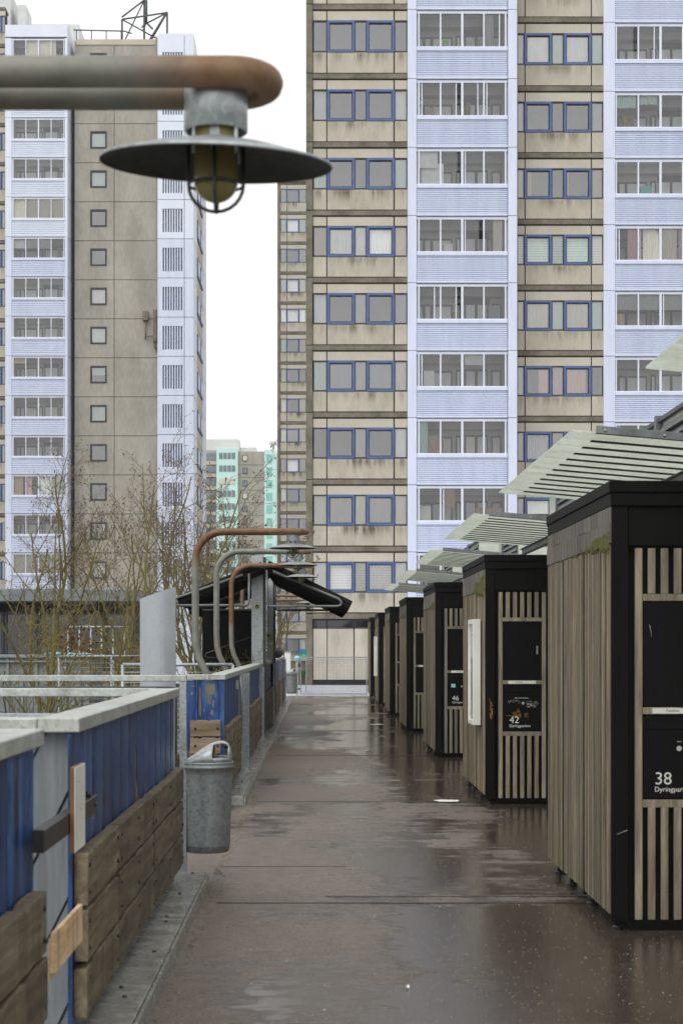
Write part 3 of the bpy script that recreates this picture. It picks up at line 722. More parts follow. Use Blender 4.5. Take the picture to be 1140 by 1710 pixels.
part('roof_rail', mb, 'galv_dark', tl)
mb = MB(); y1_, y2_ = YL+2, YL+3.6
A = [(PX(199,YL),y1_),(PX(275,YL),y1_+.2),(PX(233,YL),y2_)]
tp_ = [PZ(16,YL),PZ(3,YL),PZ(-30,YL)]; bt = [PZ(62,YL),PZ(57,YL),PZ(60,YL)]
for i in range(3):
    j = (i+1) % 3
    mb.tube([(*A[i],bt[i]),(*A[i],tp_[i])], .075, 6); mb.tube([(*A[i],tp_[i]),(*A[j],tp_[j] if i == 0 else PZ(12,YL))], .065, 6)
    mb.tube([(*A[i],bt[i]),(*A[j],bt[j])], .06, 6); mb.tube([(*A[i],tp_[i]),(*A[j],bt[j])], .055, 6)
mb.tube([(PX(236,YL),y2_,PZ(-30,YL)),(PX(236,YL),y2_,PZ(10,YL))], .12, 6)
for a_ in (0,1,2): mb.tube([(PX(236,YL),y2_,PZ(8,YL)),(PX(236,YL)+.5*math.cos(a_*2.1),y2_+.5*math.sin(a_*2.1),PZ(20,YL))], .07, 5)
mb.tube([(PX(240,YL),y1_,PZ(60,YL)),(PX(275,YL),y1_,PZ(3,YL))], .06, 6); part('roof_mast', mb, 'galv_dark', tl)
mb = MB(); mb.box(PX(257,YL), PX(263,YL), YL-.5, YL-.02, PZ(572,YL), PZ(519,YL)); mb.box(PX(239,YL), PX(248,YL), YL-.4, YL-.02, PZ(536,YL), PZ(521,YL)); mb.tube([(PX(243.5,YL),YL-.2,PZ(536,YL)),(PX(243.5,YL),YL-.2,PZ(568,YL))], .05, 6); mb.tube([(PX(243.5,YL),YL-.2,PZ(562,YL)),(PX(260,YL),YL-.2,PZ(562,YL))], .04, 5)
mb.box(PX(258,YL), PX(265,YL), YL-.35, YL-.05, PZ(582,YL), PZ(573,YL)); part('antenna', mb, 'slab', tl)
mb = MB(); mb.box(PX(260,YL), PX(263,YL), YL-.16, YL-.02, PZ(519,YL), PZ(62,YL)); part('cable_duct', mb, 'concrete', tl)

# --- far turquoise tower
YF = 398.0
tf = thing('apartment_tower', 'distant turquoise and grey tower small on the horizon between the other towers', 'building', (PX(400,YF), YF+8, GZ))
mb = MB(); mb.box(PX(300,YF), PX(362,YF), YF, YF+14, GZ, PZ(752,YF), 0); mb.box(PX(397.5,YF), PX(441.5,YF), YF, YF+14, GZ, PZ(754,YF), 0)
for k in range(17): mb.box(PX(397.5,YF), PX(441.5,YF), YF-.05, YF, PZ(776.5+21.1*k,YF), PZ(776+21.1*k,YF), 1)
part('concrete_wall', mb, ['concrete','joint'], tf)
mb = MB(); mb.box(PX(362,YF), PX(397.5,YF), YF-1.2, YF+14, GZ, PZ(750,YF)); mb.box(PX(441.5,YF), PX(461,YF), YF-1, YF+14, GZ, PZ(751.5,YF)); part('turquoise_bay', mb, 'turq', tf)
mb = MB(); mb.box(PX(300,YF), PX(398.5,YF), YF+3, YF+10, PZ(752,YF), PZ(731,YF)); mb.box(PX(398.5,YF), PX(427,YF), YF+4, YF+10, PZ(754,YF), PZ(744,YF)); mb.tube([(PX(455.5,YF),YF+3,PZ(751,YF)),(PX(455.5,YF),YF+3,PZ(737,YF))], .25, 6); mb.tube([(PX(455.5,YF),YF+2.6,PZ(741,YF)),(PX(455.5,YF),YF+2.6,PZ(735,YF))], .8, 6); part('plant_room', mb, 'ribclad', tf)
for k in range(16):
    y = 757 + 21.1*k
    mb = MB()
    for i in range(4): mb.box(PX(366+7*i,YF)+.08, PX(366+7*i+6.2,YF), YF-1.32, YF-1.2, PZ(y+10,YF), PZ(y,YF))
    part('balcony_window', mb, 'farwin' if k != 2 else 'cloth_cream', tf)
    mb = MB(); mb.box(PX(405,YF), PX(413.5,YF), YF-.15, YF, PZ(y+13,YF), PZ(y+3,YF)); w = part('window', mb, 'dark_frame', tf)
    mb = MB(); mb.box(PX(406,YF), PX(412.5,YF), YF-.2, YF-.15, PZ(y+12,YF), PZ(y+4,YF)); part('pane', mb, 'farwin' if k % 3 else 'cloth_cream', w)
    mb = MB(); mb.box(PX(445,YF), PX(455,YF), YF-1.1, YF-1, PZ(y+16,YF), PZ(y+3,YF)); part('louvre_window', mb, 'turq_dark', tf)
    mb = MB(); mb.box(PX(330,YF), PX(361,YF), YF-.2, YF, PZ(y+11,YF), PZ(y,YF)); w = part('balcony_window', mb, 'farwin', tf)
    mb = MB(); mb.box(PX(330,YF), PX(361,YF), YF-.4, YF, PZ(y+19,YF), PZ(y+13,YF)); part('balcony_front', mb, 'beige', tf)

# ---------------------------------------------------------------- left: low building and yard behind the fence
YB = 66.0
lb = thing('low_building', 'low grey-fasciaed building with dark glazing behind the bare trees', 'building', (PX(60,YB), YB+6, GZ))
mb = MB(); mb.box(PX(-160,YB), PX(236,YB), YB-1.2, YB+12, PZ(1006,YB), PZ(985,YB)); part('fascia', mb, 'fascia', lb, .03)
mb = MB(); mb.box(PX(-160,YB), PX(232,YB), YB+3, YB+11, GZ, PZ(1006,YB)); part('back_wall', mb, 'room_dark', lb)
for i in range(7):
    a = -160 + 56*i; f = MB(); f.frame(PX(a,YB), PX(a+55,YB), YB+.0, YB+.15, PZ(1120,YB), PZ(1022,YB), .1); w = part('window', f, 'dark_frame', lb)
    f = MB(); f.quad((PX(a,YB),YB+.08,PZ(1120,YB)),(PX(a+55,YB),YB+.08,PZ(1120,YB)),(PX(a+55,YB),YB+.08,PZ(1022,YB)),(PX(a,YB),YB+.08,PZ(1022,YB))); part('pane', f, 'glass_dark', w)
mb = MB(); mb.box(PX(-160,YB), PX(232,YB), YB-.1, YB+.3, GZ, PZ(1121,YB)); part('sill_wall', mb, 'slab', lb)
Yr = 44.0
mb = MB(); z1, z0 = PZ(1047,Yr), GZ
mb.tube([(PX(113,Yr),Yr,z1),(PX(209,Yr),Yr,z1)], .028, 6)
for q in (114,133,152,170,189,208): mb.tube([(PX(q,Yr),Yr,z1),(PX(q,Yr),Yr,z0)], .02, 6)
mb.tube([(PX(113,Yr),Yr,PZ(1098,Yr)),(PX(209,Yr),Yr,PZ(1098,Yr))], .03, 6)
solo('metal_rack', mb, 'galv', 'white metal post frame standing among the trees before the low building', 'rack')
mb = MB(); Yc = 36.0; mb.box(PX(-60,Yc), PX(150,Yc), Yc, Yc+2.2, GZ, PZ(1098,Yc)); mb.box(PX(-62,Yc), PX(152,Yc), Yc-.1, Yc+2.3, PZ(1098,Yc), PZ(1094,Yc))
for i in range(9): mb.box(PX(-60+24*i,Yc), PX(-56+24*i,Yc), Yc-.06, Yc, GZ, PZ(1099,Yc))
mb.box(PX(-60,Yc), PX(150,Yc), Yc-.09, Yc-.0, PZ(1106,Yc), PZ(1103,Yc)); solo('storage_container', mb, 'container', 'grey ribbed container low behind the left fence rails', 'container')
mb = MB()
rd = random.Random(5)
for i in range(9):
    q = 70 + i*9 + rd.uniform(-3,3); h = rd.uniform(2,5)
    mb.box(PX(q,Yc), PX(q+7,Yc), Yc+.3, Yc+.8, PZ(1094.0,Yc)+.002, PZ(1093.8-h,Yc))
solo('tarpaulin', mb, 'cyan', 'crumpled pale blue plastic sheet on top of the grey container', 'tarpaulin', bevel=.02)
def meshfence(name, x0, x1, y0, y1, z0, z1, lab, step=.05, mat='galv', rail=.022, group=None, wire=.0022, posts=2):
    L = math.hypot(x1-x0, y1-y0); t = thing(name, lab, 'fence', ((x0+x1)/2,(y0+y1)/2,z0), group)
    P = lambda s, z: (x0+(x1-x0)*s/L, y0+(y1-y0)*s/L, z)
    mb = MB(); s_ = rail+.01
    while s_ < L-rail: mb.tube([P(s_,z0+.03),P(s_,z1-.03)], wire, 3, smooth=False); s_ += step
    z = z0+.05
    while z < z1-.04: mb.tube([P(rail,z),P(L-rail,z)], wire, 3, smooth=False); z += step
    part('wire_mesh', mb, mat, t)
    mb = MB(); mb.tube([P(0,z1),P(L,z1)], rail, 8); part('rail', mb, mat, t)
    mb = MB(); mb.tube([P(0,z0+.02),P(L,z0+.02)], rail*.8, 8); part('rail', mb, mat, t)
    for i in range(posts):
        s2 = L*i/(posts-1); mb = MB(); mb.tube([P(s2,z0-.05),P(s2,z1)], rail, 8); part('post', mb, mat, t)
    return t
meshfence('mesh_fence', -4.6, -2.75, 32, 32.2, -1, PZ(1096,32), 'wire mesh fence panel behind the grey pylon', .08, posts=3)
meshfence('mesh_fence', -2.6, -1.13, 24.0, 24.0, 0, PZ(1110,24), 'mesh railing crossing behind the feet of the lamp posts', .07)

# ---------------------------------------------------------------- trees
def tree(px, Y, topy, seed, lab, spread=1.0, lean=0, nmain=5, low=.35, yellow=False, dense=0):
    rd = random.Random(seed); bx = PX(px, Y); H = PZ(topy, Y) - GZ
    t = thing('bare_tree', lab, 'tree', (bx, Y, GZ), 'bare trees behind the fence')
    tr_ = MB(); br = MB(); tw = MB(); bud = MB()
    def grow(mb, p, d, L, r, lvl):
        n = max(3, int(L/.35)) if lvl < 2 else 3
        pts = [p]; rs = [r]; q = Vector(p); d = Vector(d).normalized(); ds = []
        for i in range(n):
            d = (d + Vector((rd.gauss(0,.09), rd.gauss(0,.09), rd.gauss(0,.05) + (.055 if lvl else .0)))).normalized()
            q = q + d*(L/n); pts.append(tuple(q)); rs.append(r*(1-.62*(i+1)/n)); ds.append(Vector(d))
        mb.tube(pts, rs, 6 if lvl < 2 else (4 if lvl == 2 else 3), cap=False)
        return pts, rs, ds
    def branch(p, d, L, r, lvl):
        mb = br if lvl < 3 else tw
        pts, rs, ds = grow(mb, p, d, L, r, lvl)
        if lvl >= 4 or L < .14:
            for _ in range(3):
                e = Vector(pts[-1]) + Vector((rd.gauss(0,.03),rd.gauss(0,.03),rd.gauss(0,.03))); s_ = rd.uniform(.012,.026)*Y/36
                u = Vector((rd.gauss(0,1),rd.gauss(0,1),rd.gauss(0,1))).normalized()*s_; w = u.cross(Vector((rd.random(),rd.random(),1))).normalized()*s_*.6
                bud.add([e-u,e+w,e+u,e-w], [(0,1,2,3)])
            return
        nn = {1:5,2:4,3:4}[lvl] + (dense if lvl < 3 else 1)
        for k in range(nn):
            f = .2 + .8*(k+rd.random())/nn; i = min(len(ds)-1, int(f*len(ds))); b = Vector(pts[i]) + (Vector(pts[i+1])-Vector(pts[i]))*(f*len(ds)-i)
            dd = ds[i]; a = Vector((rd.gauss(0,1),rd.gauss(0,.8),rd.gauss(0,.6))); a = (a - dd*a.dot(dd)).normalized()
            nd = (dd*.62 + a*rd.uniform(.5,.95)*(spread if lvl < 2 else 1) + Vector((0,0,.1)))
            branch(tuple(b), nd, L*rd.uniform(.36,.58)*(1.1-f*.4), max(.0048*Y/36, rs[i]*.6), lvl+1)
    hb = H*low
    pts, rs, ds = grow(tr_, (bx,Y,GZ), (lean,0,1), hb, .075*H/6, 0)
    for k in range(nmain):
        a = 2*math.pi*(k+rd.random()*.5)/nmain; up = rd.uniform(1.0, 2.0) if k else 6
        i = max(2, int((len(pts)-1)*rd.uniform(.62, 1))) if k else len(pts)-1
        h_ = (GZ+H-pts[i][2])
        branch(pts[i], (math.cos(a)*spread+lean, math.sin(a)*spread, up), h_*rd.uniform(.6,.85) if k else h_*1.0, rs[i]*(.62 if k else .95), 1)
    part('trunk', tr_, 'bark', t)
    crown = part('crown', br, 'bark', t)
    part('bare_twigs', tw, 'shrub' if yellow else 'twig', crown); part('buds', bud, 'shrub' if yellow else 'bud', crown)  # loose bare twigs of the crown, not leaves
    return t
tree(78, 33, 788, 1, 'bare mossy tree with forked trunk, leftmost of the tall trees behind the railing', .75, .0, 7, .6)
tree(250, 36, 792, 12, 'bare budding tree rising before the grey gable, left of the curved lamp posts', .7, -.1, 8, .55)
tree(300, 40, 815, 23, 'slim bare tree in front of the slatted lilac bay', .5, .02, 6, .6)
tree(392, 46, 775, 34, 'bare tree in front of the distant turquoise tower', .7, -.02, 8, .6)
tree(345, 50, 850, 45, 'bare tree behind the first curved lamp post and shelter roof', .6, .0, 6, .6)
tree(25, 28, 985, 56, 'low yellowish bush at the far left behind the rails', 1.2, -.1, 6, .4, True, 1)
tree(165, 30, 965, 67, 'low spreading yellowish tree between the forked tree and the pylon', 1.3, .05, 6, .4, True, 1)
tree(485, 60, 905, 78, 'slender reddish tree at the corner of the nearest tower behind the far lamps', .5, .0, 5, .5)
tree(312, 33, 1010, 89, 'low yellow-green bush between the pylon and the first lamp post', .9, .0, 7, .5, True, 1)
mb = MB(); rd = random.Random(9)
for i in range(420):
    a = Vector((rd.gauss(0,.42), rd.gauss(0,.3), rd.gauss(0,.32))); c = Vector((PX(128,40), 40, PZ(1082,40))) + a; u = Vector((rd.gauss(0,1),rd.gauss(0,1),rd.gauss(0,1))).normalized()*.035; w = u.cross(Vector((0,1,.3))).normalized()*.03
    mb.add([c-u,c+w,c+u,c-w], [(0,1,2,3)])
for i in range(14): mb.tube([(PX(128,40)+rd.gauss(0,.1),40,GZ),(PX(128,40)+rd.gauss(0,.4),40+rd.gauss(0,.2),PZ(1082,40)+rd.gauss(0,.3))], .012, 4)
solo('red_shrub', mb, 'red_leaf', 'rust red leafy shrub beside the white post frame', 'shrub')

# ---------------------------------------------------------------- fence along the path
FX = -.90     # outer edge of the top rail
def railplate(mb, x0, x1, y0, y1, z, th=.055): mb.box(x0, x1, y0, y1, z-th, z)
def sheet_y(mb, x, y0, y1, z0, z1, p=.36, d=.04):
    """trapezoid sheet running along Y, ribs vertical; outer face at x"""
    prof = []; y = y0
    while y < y1:
        for (a, dd) in ((0,0),(.74,0),(.78,-d),(.84,-d),(.86,-.01),(.9,-.01),(.92,-d),(.97,-d)):
            yy = y + a*p
            if yy <= y1: prof.append((x+dd, yy))
        y += p
    prof.append((x, y1)); n = len(prof)
    mb.add([(u,w,z0) for u,w in prof]+[(u,w,z1) for u,w in prof], [(i,i+1,n+i+1,n+i) for i in range(n-1)])
def plank(t, x0, x1, y0, y1, z0, z1, mat='wood_fence', bolts=True, axis='y'):
    rd = random.Random(int(y0*100+z0*37)); mb = MB()
    n = 18
    # weathered board: slightly wavy along its length
    vs = []
    for i in range(n+1):
        f = i/n
        if axis == 'y': y = y0+(y1-y0)*f; xa, xb = x0+rd.uniform(-.003,.003), x1+rd.uniform(-.003,.004)
        za, zb = z0+rd.uniform(0,.004), z1-rd.uniform(0,.004)-(.012 if rd.random() < .15 else 0)
        if axis == 'y': vs += [(xa,y,za),(xb,y,za),(xb,y,zb),(xa,y,zb)]
        else: x = x0+(x1-x0)*f; vs += [(x,y0,za),(x,y1,za),(x,y1,zb),(x,y0,zb)]
    fs = [(4*i+a, 4*i+(a+1)%4, 4*i+4+(a+1)%4, 4*i+4+a) for i in range(n) for a in range(4)] + [(0,1,2,3), (4*n+3,4*n+2,4*n+1,4*n)]
    mb.add(vs, fs); o = part('plank', mb, mat, t, .007, 2)
    if bolts:
        if axis == 'y':
            for yy in (y0+.06, y1-.06) + (((y0+y1)/2,) if y1-y0 > 1.5 else ()):
                for zz in (z0+.05, z1-.05):
                    mb = MB(); mb.tube([(x1-.005,yy,zz),(x1+.006,yy,zz)], .010, 8); part('bolt', mb, 'bolt', o)
        else:
            for xx in (x0+.05, x1-.03):
                zz = (z0+z1)/2; mb = MB(); mb.tube([(xx,y0+.005,zz),(xx,y0-.008,zz)], .012, 8); part('bolt', mb, 'bolt', o)
ZR = 1.31
def fence_run(t, y0, y1, planks, sheet=True, zr=ZR, z0=.16, rows=3, xp0=-.928, xp1=-.875):
    mb = MB(); 
    cuts = [y0]; y = y0
    while y < y1-2.3: y += 1.5 if len(cuts) == 1 else 2.1; cuts.append(y)
    cuts.append(y1)
    for a, b in zip(cuts[:-1], cuts[1:]): mb.box(FX-.16, FX, a+.002, b-.002, zr-.055, zr)
    part('top_rail', mb, 'galv_rail', t, .004)
    if sheet:
        mb = MB(); sheet_y(mb, FX-.035, y0+.03, y1-.01, .12, zr-.056); part('corrugated_sheet', mb, 'blue_sheet', t)
    for (a, b) in planks:
        for r in range(rows): plank(t, xp0, xp1, a+.006, b-.006, z0+.215*r, z0+.215*r+.203)
# A: nearest run
fa = thing('fence_panel', 'nearest blue and timber fence panel cut off by the left edge', 'fence', (-1, 5, 0), 'blue fence panels with timber planks')
fence_run(fa, 2.6, 5.93, [(2.6,4.4),(4.4,5.83)])
# grey weathered boards closing the recess between the first two panels
fg = thing('board_screen', 'grey painted diagonal boards closing the gap between the two nearest fence panels', 'screen', (-1.5, 6.9, 0))
for i in range(7):
    mb = MB(); w = .19; x = -2.05 + i*.2; sl = .62
    prof = [(x,0),(x+w,0),(x+w+sl,1.255),(x+sl,1.255)]
    # clip to the recess width
    pr = [(max(-2.3,min(-.945,a)), b) for a, b in prof]
    if pr[1][0]-pr[0][0] < .01 and pr[2][0]-pr[3][0] < .01: continue
    if prof[1][0] > -.945 and prof[0][0] < -.945 or prof[2][0] > -.945:
        # right edge cut
        pts = []
        def cut(pa, pb):
            f = (-.945-pa[0])/(pb[0]-pa[0]); return (-.945, pa[1]+(pb[1]-pa[1])*f)
        P4 = prof
        for k in range(4):
            a, b = P4[k], P4[(k+1)%4]
            if a[0] <= -.945: pts.append(a)
            if (a[0] <= -.945) != (b[0] <= -.945): pts.append(cut(a,b))
        pr = pts
    if len(pr) >= 3: mb.prism(pr, 'y', 6.86+(i%2)*.007, 6.885+(i%2)*.007); part('board', mb, 'greyboard', fg, .002)
mb = MB(); mb.box(-2.3, -.945, 6.9, 6.93, .0, 1.25); part('backing', mb, 'container', fg)
# B: second run with its rail frame returning to the left
fb = thing('fence_panel', 'blue fence panel with nine timber planks beside the litter bin', 'fence', (-1, 9, 0), 'blue fence panels with timber planks')
fence_run(fb, 6.8, 11.72, [(6.84,7.95),(7.97,9.66),(9.68,11.75)], zr=ZR)
mb = MB(); mb.box(-3.2, FX-.162, 6.8, 6.97, ZR-.055, ZR-.002); part('return_rail', mb, 'galv_rail', fb, .004); mb = MB(); mb.box(-3.4, FX-.162, 11.7, 11.86, ZR-.055, ZR-.002); part('return_rail', mb, 'galv_rail', fb, .004)
mb = MB(); mb.box(-3.4, -1.12, 9.2, 9.32, 1.19, 1.235); mb.box(-3.4, -1.12, 7.0, 11.69, 1.10, 1.12, 1); part('inner_rail', mb, ['galv','container'], fb)
mb = MB(); mb.box(-.944, -.928, 6.805, 6.84, .1, 1.25); part('corner_trim', mb, 'blue_sheet', fb)
# D: higher galvanised rail and the post that carries the bin
gd = thing('galvanised_railing', 'plain galvanised railing crossing the photo behind the second fence panel', 'railing', (-1.5, 12.1, 0))
Yd = 12.1
mb = MB(); mb.box(-3.6, PX(312,Yd), Yd, Yd+.05, PZ(1138,Yd), PZ(1127.5,Yd)); part('rail', mb, 'galv_rail', gd, .004)
mb = MB(); mb.box(PX(300,Yd), PX(311.5,Yd), Yd+.002, Yd+.045, -.02, PZ(1138.4,Yd)); part('post', mb, 'galv', gd, .003)
mb = MB(); pth = [(-3.4,Yd+.1,PZ(1149,Yd)),(PX(284,Yd),Yd+.1,PZ(1149,Yd)),(PX(290,Yd),Yd+.1,PZ(1151,Yd)),(PX(292,Yd),Yd+.1,PZ(1156,Yd)),(PX(292,Yd),Yd+.1,.3)]
mb.tube(pth, .009, 6)
for i in range(60): mb.tube([(-3.4+i*.05*.95,Yd+.1,PZ(1149,Yd)),(-3.4+i*.05*.95,Yd+.1,.3)], .002, 3, smooth=False) if -3.4+i*.0475 < -1.02 else None
part('wire_mesh', mb, 'galv_dark', gd)
# bar and boards spanning the recess
bar = thing('steel_bar', 'dark steel bar bridging the gap between the two nearest fence panels', 'bar', (-.93, 6.5, .95))
mb = MB(); mb.box(-.905, -.866, 5.7, 7.07, .925, .998); part('bar', mb, 'steel_bar', bar, .002)
for pt in ([(-.867,7.0,.965),(-.86,7.0,.965)], [(-.885,6.95,.998),(-.885,6.95,1.02)]): mb = MB(); mb.tube(pt, .009, 8); part('bolt', mb, 'bolt', bar)
wb = thing('particle_board', 'white faced particle board strip upright on the dark steel bar', 'board', (-.88, 6.45, .81))
mb = MB(); mb.box(-.864, -.849, 6.28, 6.555, .858, 1.157); part('core', mb, 'chipboard', wb, .001)
mb = MB(); mb.box(-.8488, -.8465, 6.281, 6.554, .859, 1.156); part('facing', mb, 'white_paint', wb)
mb = MB()
for (a, b_) in ((6.35,1.10),(6.5,1.07),(6.42,1.0),(6.5,1.04),(6.46,.96)): mb.box(-.8464, -.846, a, a+.03, b_, b_+.003)
part('scuff', mb, 'scratch', wb)
pw = thing('plywood_offcut', 'fresh pale plywood offcut fixed low between the nearest fence panels', 'plywood', (-.9, 6.2, .4))
mb = MB(); mb.box(-.868, -.851, 5.85, 6.52, .515, .647); part('sheet', mb, 'plywood', pw, .001)
mb = MB(); mb.box(-.872, -.8685, 5.83, 6.1, .49, .63); part('splinter', mb, 'plywood', pw)

# C: run beyond the opening: front panel faces the camera, then planked modules
fc = thing('fence_panel', 'blue fence panel beyond the bin whose front faces the camera, worn paint patch', 'fence', (-1, 19.5, 0), 'blue fence panels with timber planks')
Yc_ = 17.6
fence_run(fc, Yc_, 21.6, [(17.75,19.85),(20.0,20.7)], zr=ZR)
mb = MB(); mb.box(PX(312,Yc_), FX-.162, Yc_, Yc_+.16, ZR-.055, ZR-.002); part('return_rail', mb, 'galv_rail', fc, .004)
mb = MB(); xs = [PX(312,Yc_), PX(329.5,Yc_), PX(330,Yc_), PX(337,Yc_), PX(337.5,Yc_), PX(366,Yc_), PX(366.5,Yc_), PX(374,Yc_), PX(374.5,Yc_), -.965]
dd = [0,0,.03,.03,0,0,.025,.025,0,0]
n = len(xs); mb.add([(x,Yc_+.02+d,.02) for x,d in zip(xs,dd)]+[(x,Yc_+.02+d,ZR-.06) for x,d in zip(xs,dd)], [(i,i+1,n+i+1,n+i) for i in range(n-1)]); part('corrugated_sheet', mb, 'blue_sheet', fc)
rdp = random.Random(4)
def blotch(cx, cz, w, h, yy, n=26):
    mb = MB(); pts = [(PX(cx,Yc_), yy, PZ(cz,Yc_))]
    for k in range(n):
        a = 2*math.pi*k/n; sq = 1/max(abs(math.cos(a)), abs(math.sin(a)))**.8
        pts.append((PX(cx,Yc_)+w*math.cos(a)*sq*rdp.uniform(.72,1.05), yy, PZ(cz,Yc_)+h*math.sin(a)*sq*rdp.uniform(.72,1.05)))
    mb.add(pts, [(0,k+1,(k+1)%n+1) for k in range(n)]); return mb
part('worn_patch', blotch(351, 1151, .052, .062, Yc_+.0185), 'slab', fc)
for q, (cx, cz, w, h) in enumerate(((349,1168,.02,.05),(356,1176,.011,.045),(345,1163,.012,.02),(322,1146,.02,.006),(320,1158,.01,.018),(354,1190,.016,.03),(341,1186,.006,.02),(333.5,1175,.014,.16),(360,1160,.005,.03))):
    part('worn_patch', blotch(cx, cz, w, h, Yc_+(.0175 if cx != 333.5 else .0485), 14), 'slab', fc)
for r in range(3): plank(fc, PX(318,Yc_), -.945, Yc_-.04, Yc_+.018, .36+.17*r, .36+.17*r+.165, 'wood_fence_x', axis='x') 
mb = MB(); mb.tube([(-.88,20.85,.55),(-.88,20.85,1.05),(-.9,20.85,1.25)], [.012,.02,.01], 8); mb.box(-.93,-.9,20.4,20.6,1.1,1.2); part('gate_latch', mb, 'galv', fc)
def posts(t, ys, w=.1):
    for y in ys:
        mb = MB(); mb.box(FX-.055, FX+.045, y, y+.012, 0, ZR-.057); mb.box(FX-.055, FX-.043, y+.012, y+w, 0, ZR-.057); part('post', mb, 'galv', t)
posts(fc, (21.3, 22.2), .12)
segs = [(22.6,30.0,[(23.6,25.6),(25.7,28.3)],(22.65,28.9)), (30.5,37.4,[(31.0,33.2),(33.3,35.6)],(36.2,)), (37.6,50.0,[(38,40.2),(40.4,42.6),(43.4,45.4),(45.6,48)],(43.0,49.0))]
labs = ['blue planked fence panel just before the shelter posts', 'blue planked fence panel under the shelter roof', 'farthest blue planked fence panel, ending near the gate']
for (a, b, pl, po), l_ in zip(segs, labs):
    t = thing('fence_panel', l_, 'fence', (-1, (a+b)/2, 0), 'blue fence panels with timber planks')
    fence_run(t, a-.98 if a < 23 else a, b, pl); posts(t, po)
# ground hidden behind the fence: lamps stand here

# ---------------------------------------------------------------- litter bins
def bin_(x, y, zb, lab, s=1.0):
    t = thing('litter_bin', lab, 'bin', (x, y, zb), 'galvanised litter bins on posts')
    r = .174
    mb = MB(); prof = [(0,0),(r*.80,0),(r*.86,.012),(r*.885,.04),(r*.895,.042),(r*.9,.05),(r*.93,.25),(r*.97,.52),(r*.99,.565),(r*1.04,.57),(r*1.045,.583),(r*1.0,.588),(r*1.03,.6),(r*1.03,.612),(r*.98,.612),(r*.95,.58)]
    mb.lathe(prof, (x, y, zb), 40); part('body', mb, 'galv_bin', t)
    # hood: a scoop rising from the back rim to a crest above the front, with an opening in each cheek
    mb = MB(); nu_, nf = 30, 30; z0 = zb+.61
    def S_(i, j):
        u = -.985 + 1.97*i/nu_; f = math.pi*j/nf
        w = math.sqrt(max(0, 1-u*u))*r
        q = (u+1)/2
        h = .138*(math.sin(min(1, q/.78)*math.pi/2)**1.5) if q < .78 else .138*math.sqrt(max(0, 1-((q-.78)/.222)**2.6))
        wt = w*math.cos(f); return (x+u*r*1.0, y+wt, z0 + (h+.004)*(abs(math.sin(f))**.62))
    vs = [S_(i,j) for i in range(nu_+1) for j in range(nf+1)]; fs = []
    for i in range(nu_):
        q = (i+.5)/nu_
        for j in range(nf):
            a = (j+.5)/nf
            if .64 < q < .93 and (.035 < a < .33 or .67 < a < .965): continue
            k_ = nf+1; fs.append((i*k_+j, (i+1)*k_+j, (i+1)*k_+j+1, i*k_+j+1))
    mb.add(vs, fs, 0, True); h = part('hood', mb, 'galv', t)
    sm = h.modifiers.new('thick', 'SOLIDIFY'); sm.thickness = .006
    mb = MB(); mb.box(x-r*1.25, x-r*1.0, y-.03, y+.03, zb+.08, zb+.66); mb.box(x-r*1.05, x-r*.9, y-.05, y+.05, zb+.6, zb+.655); part('bracket', mb, 'galv_dark', t, .003)
    mb = MB(); mb.tube([(x-r*1.05,y-.05,zb+.635),(x-r*1.05,y-.062,zb+.635)], .014, 10); part('bolt', mb, 'chipboard', t)
    return t
bin_(PX(346,12.2), 12.2, .19, 'dented galvanised litter bin with slanted hood hanging beside the fence')
bin_(PX(487,53), 53, .2, 'small distant galvanised litter bin hanging beside the end gate')

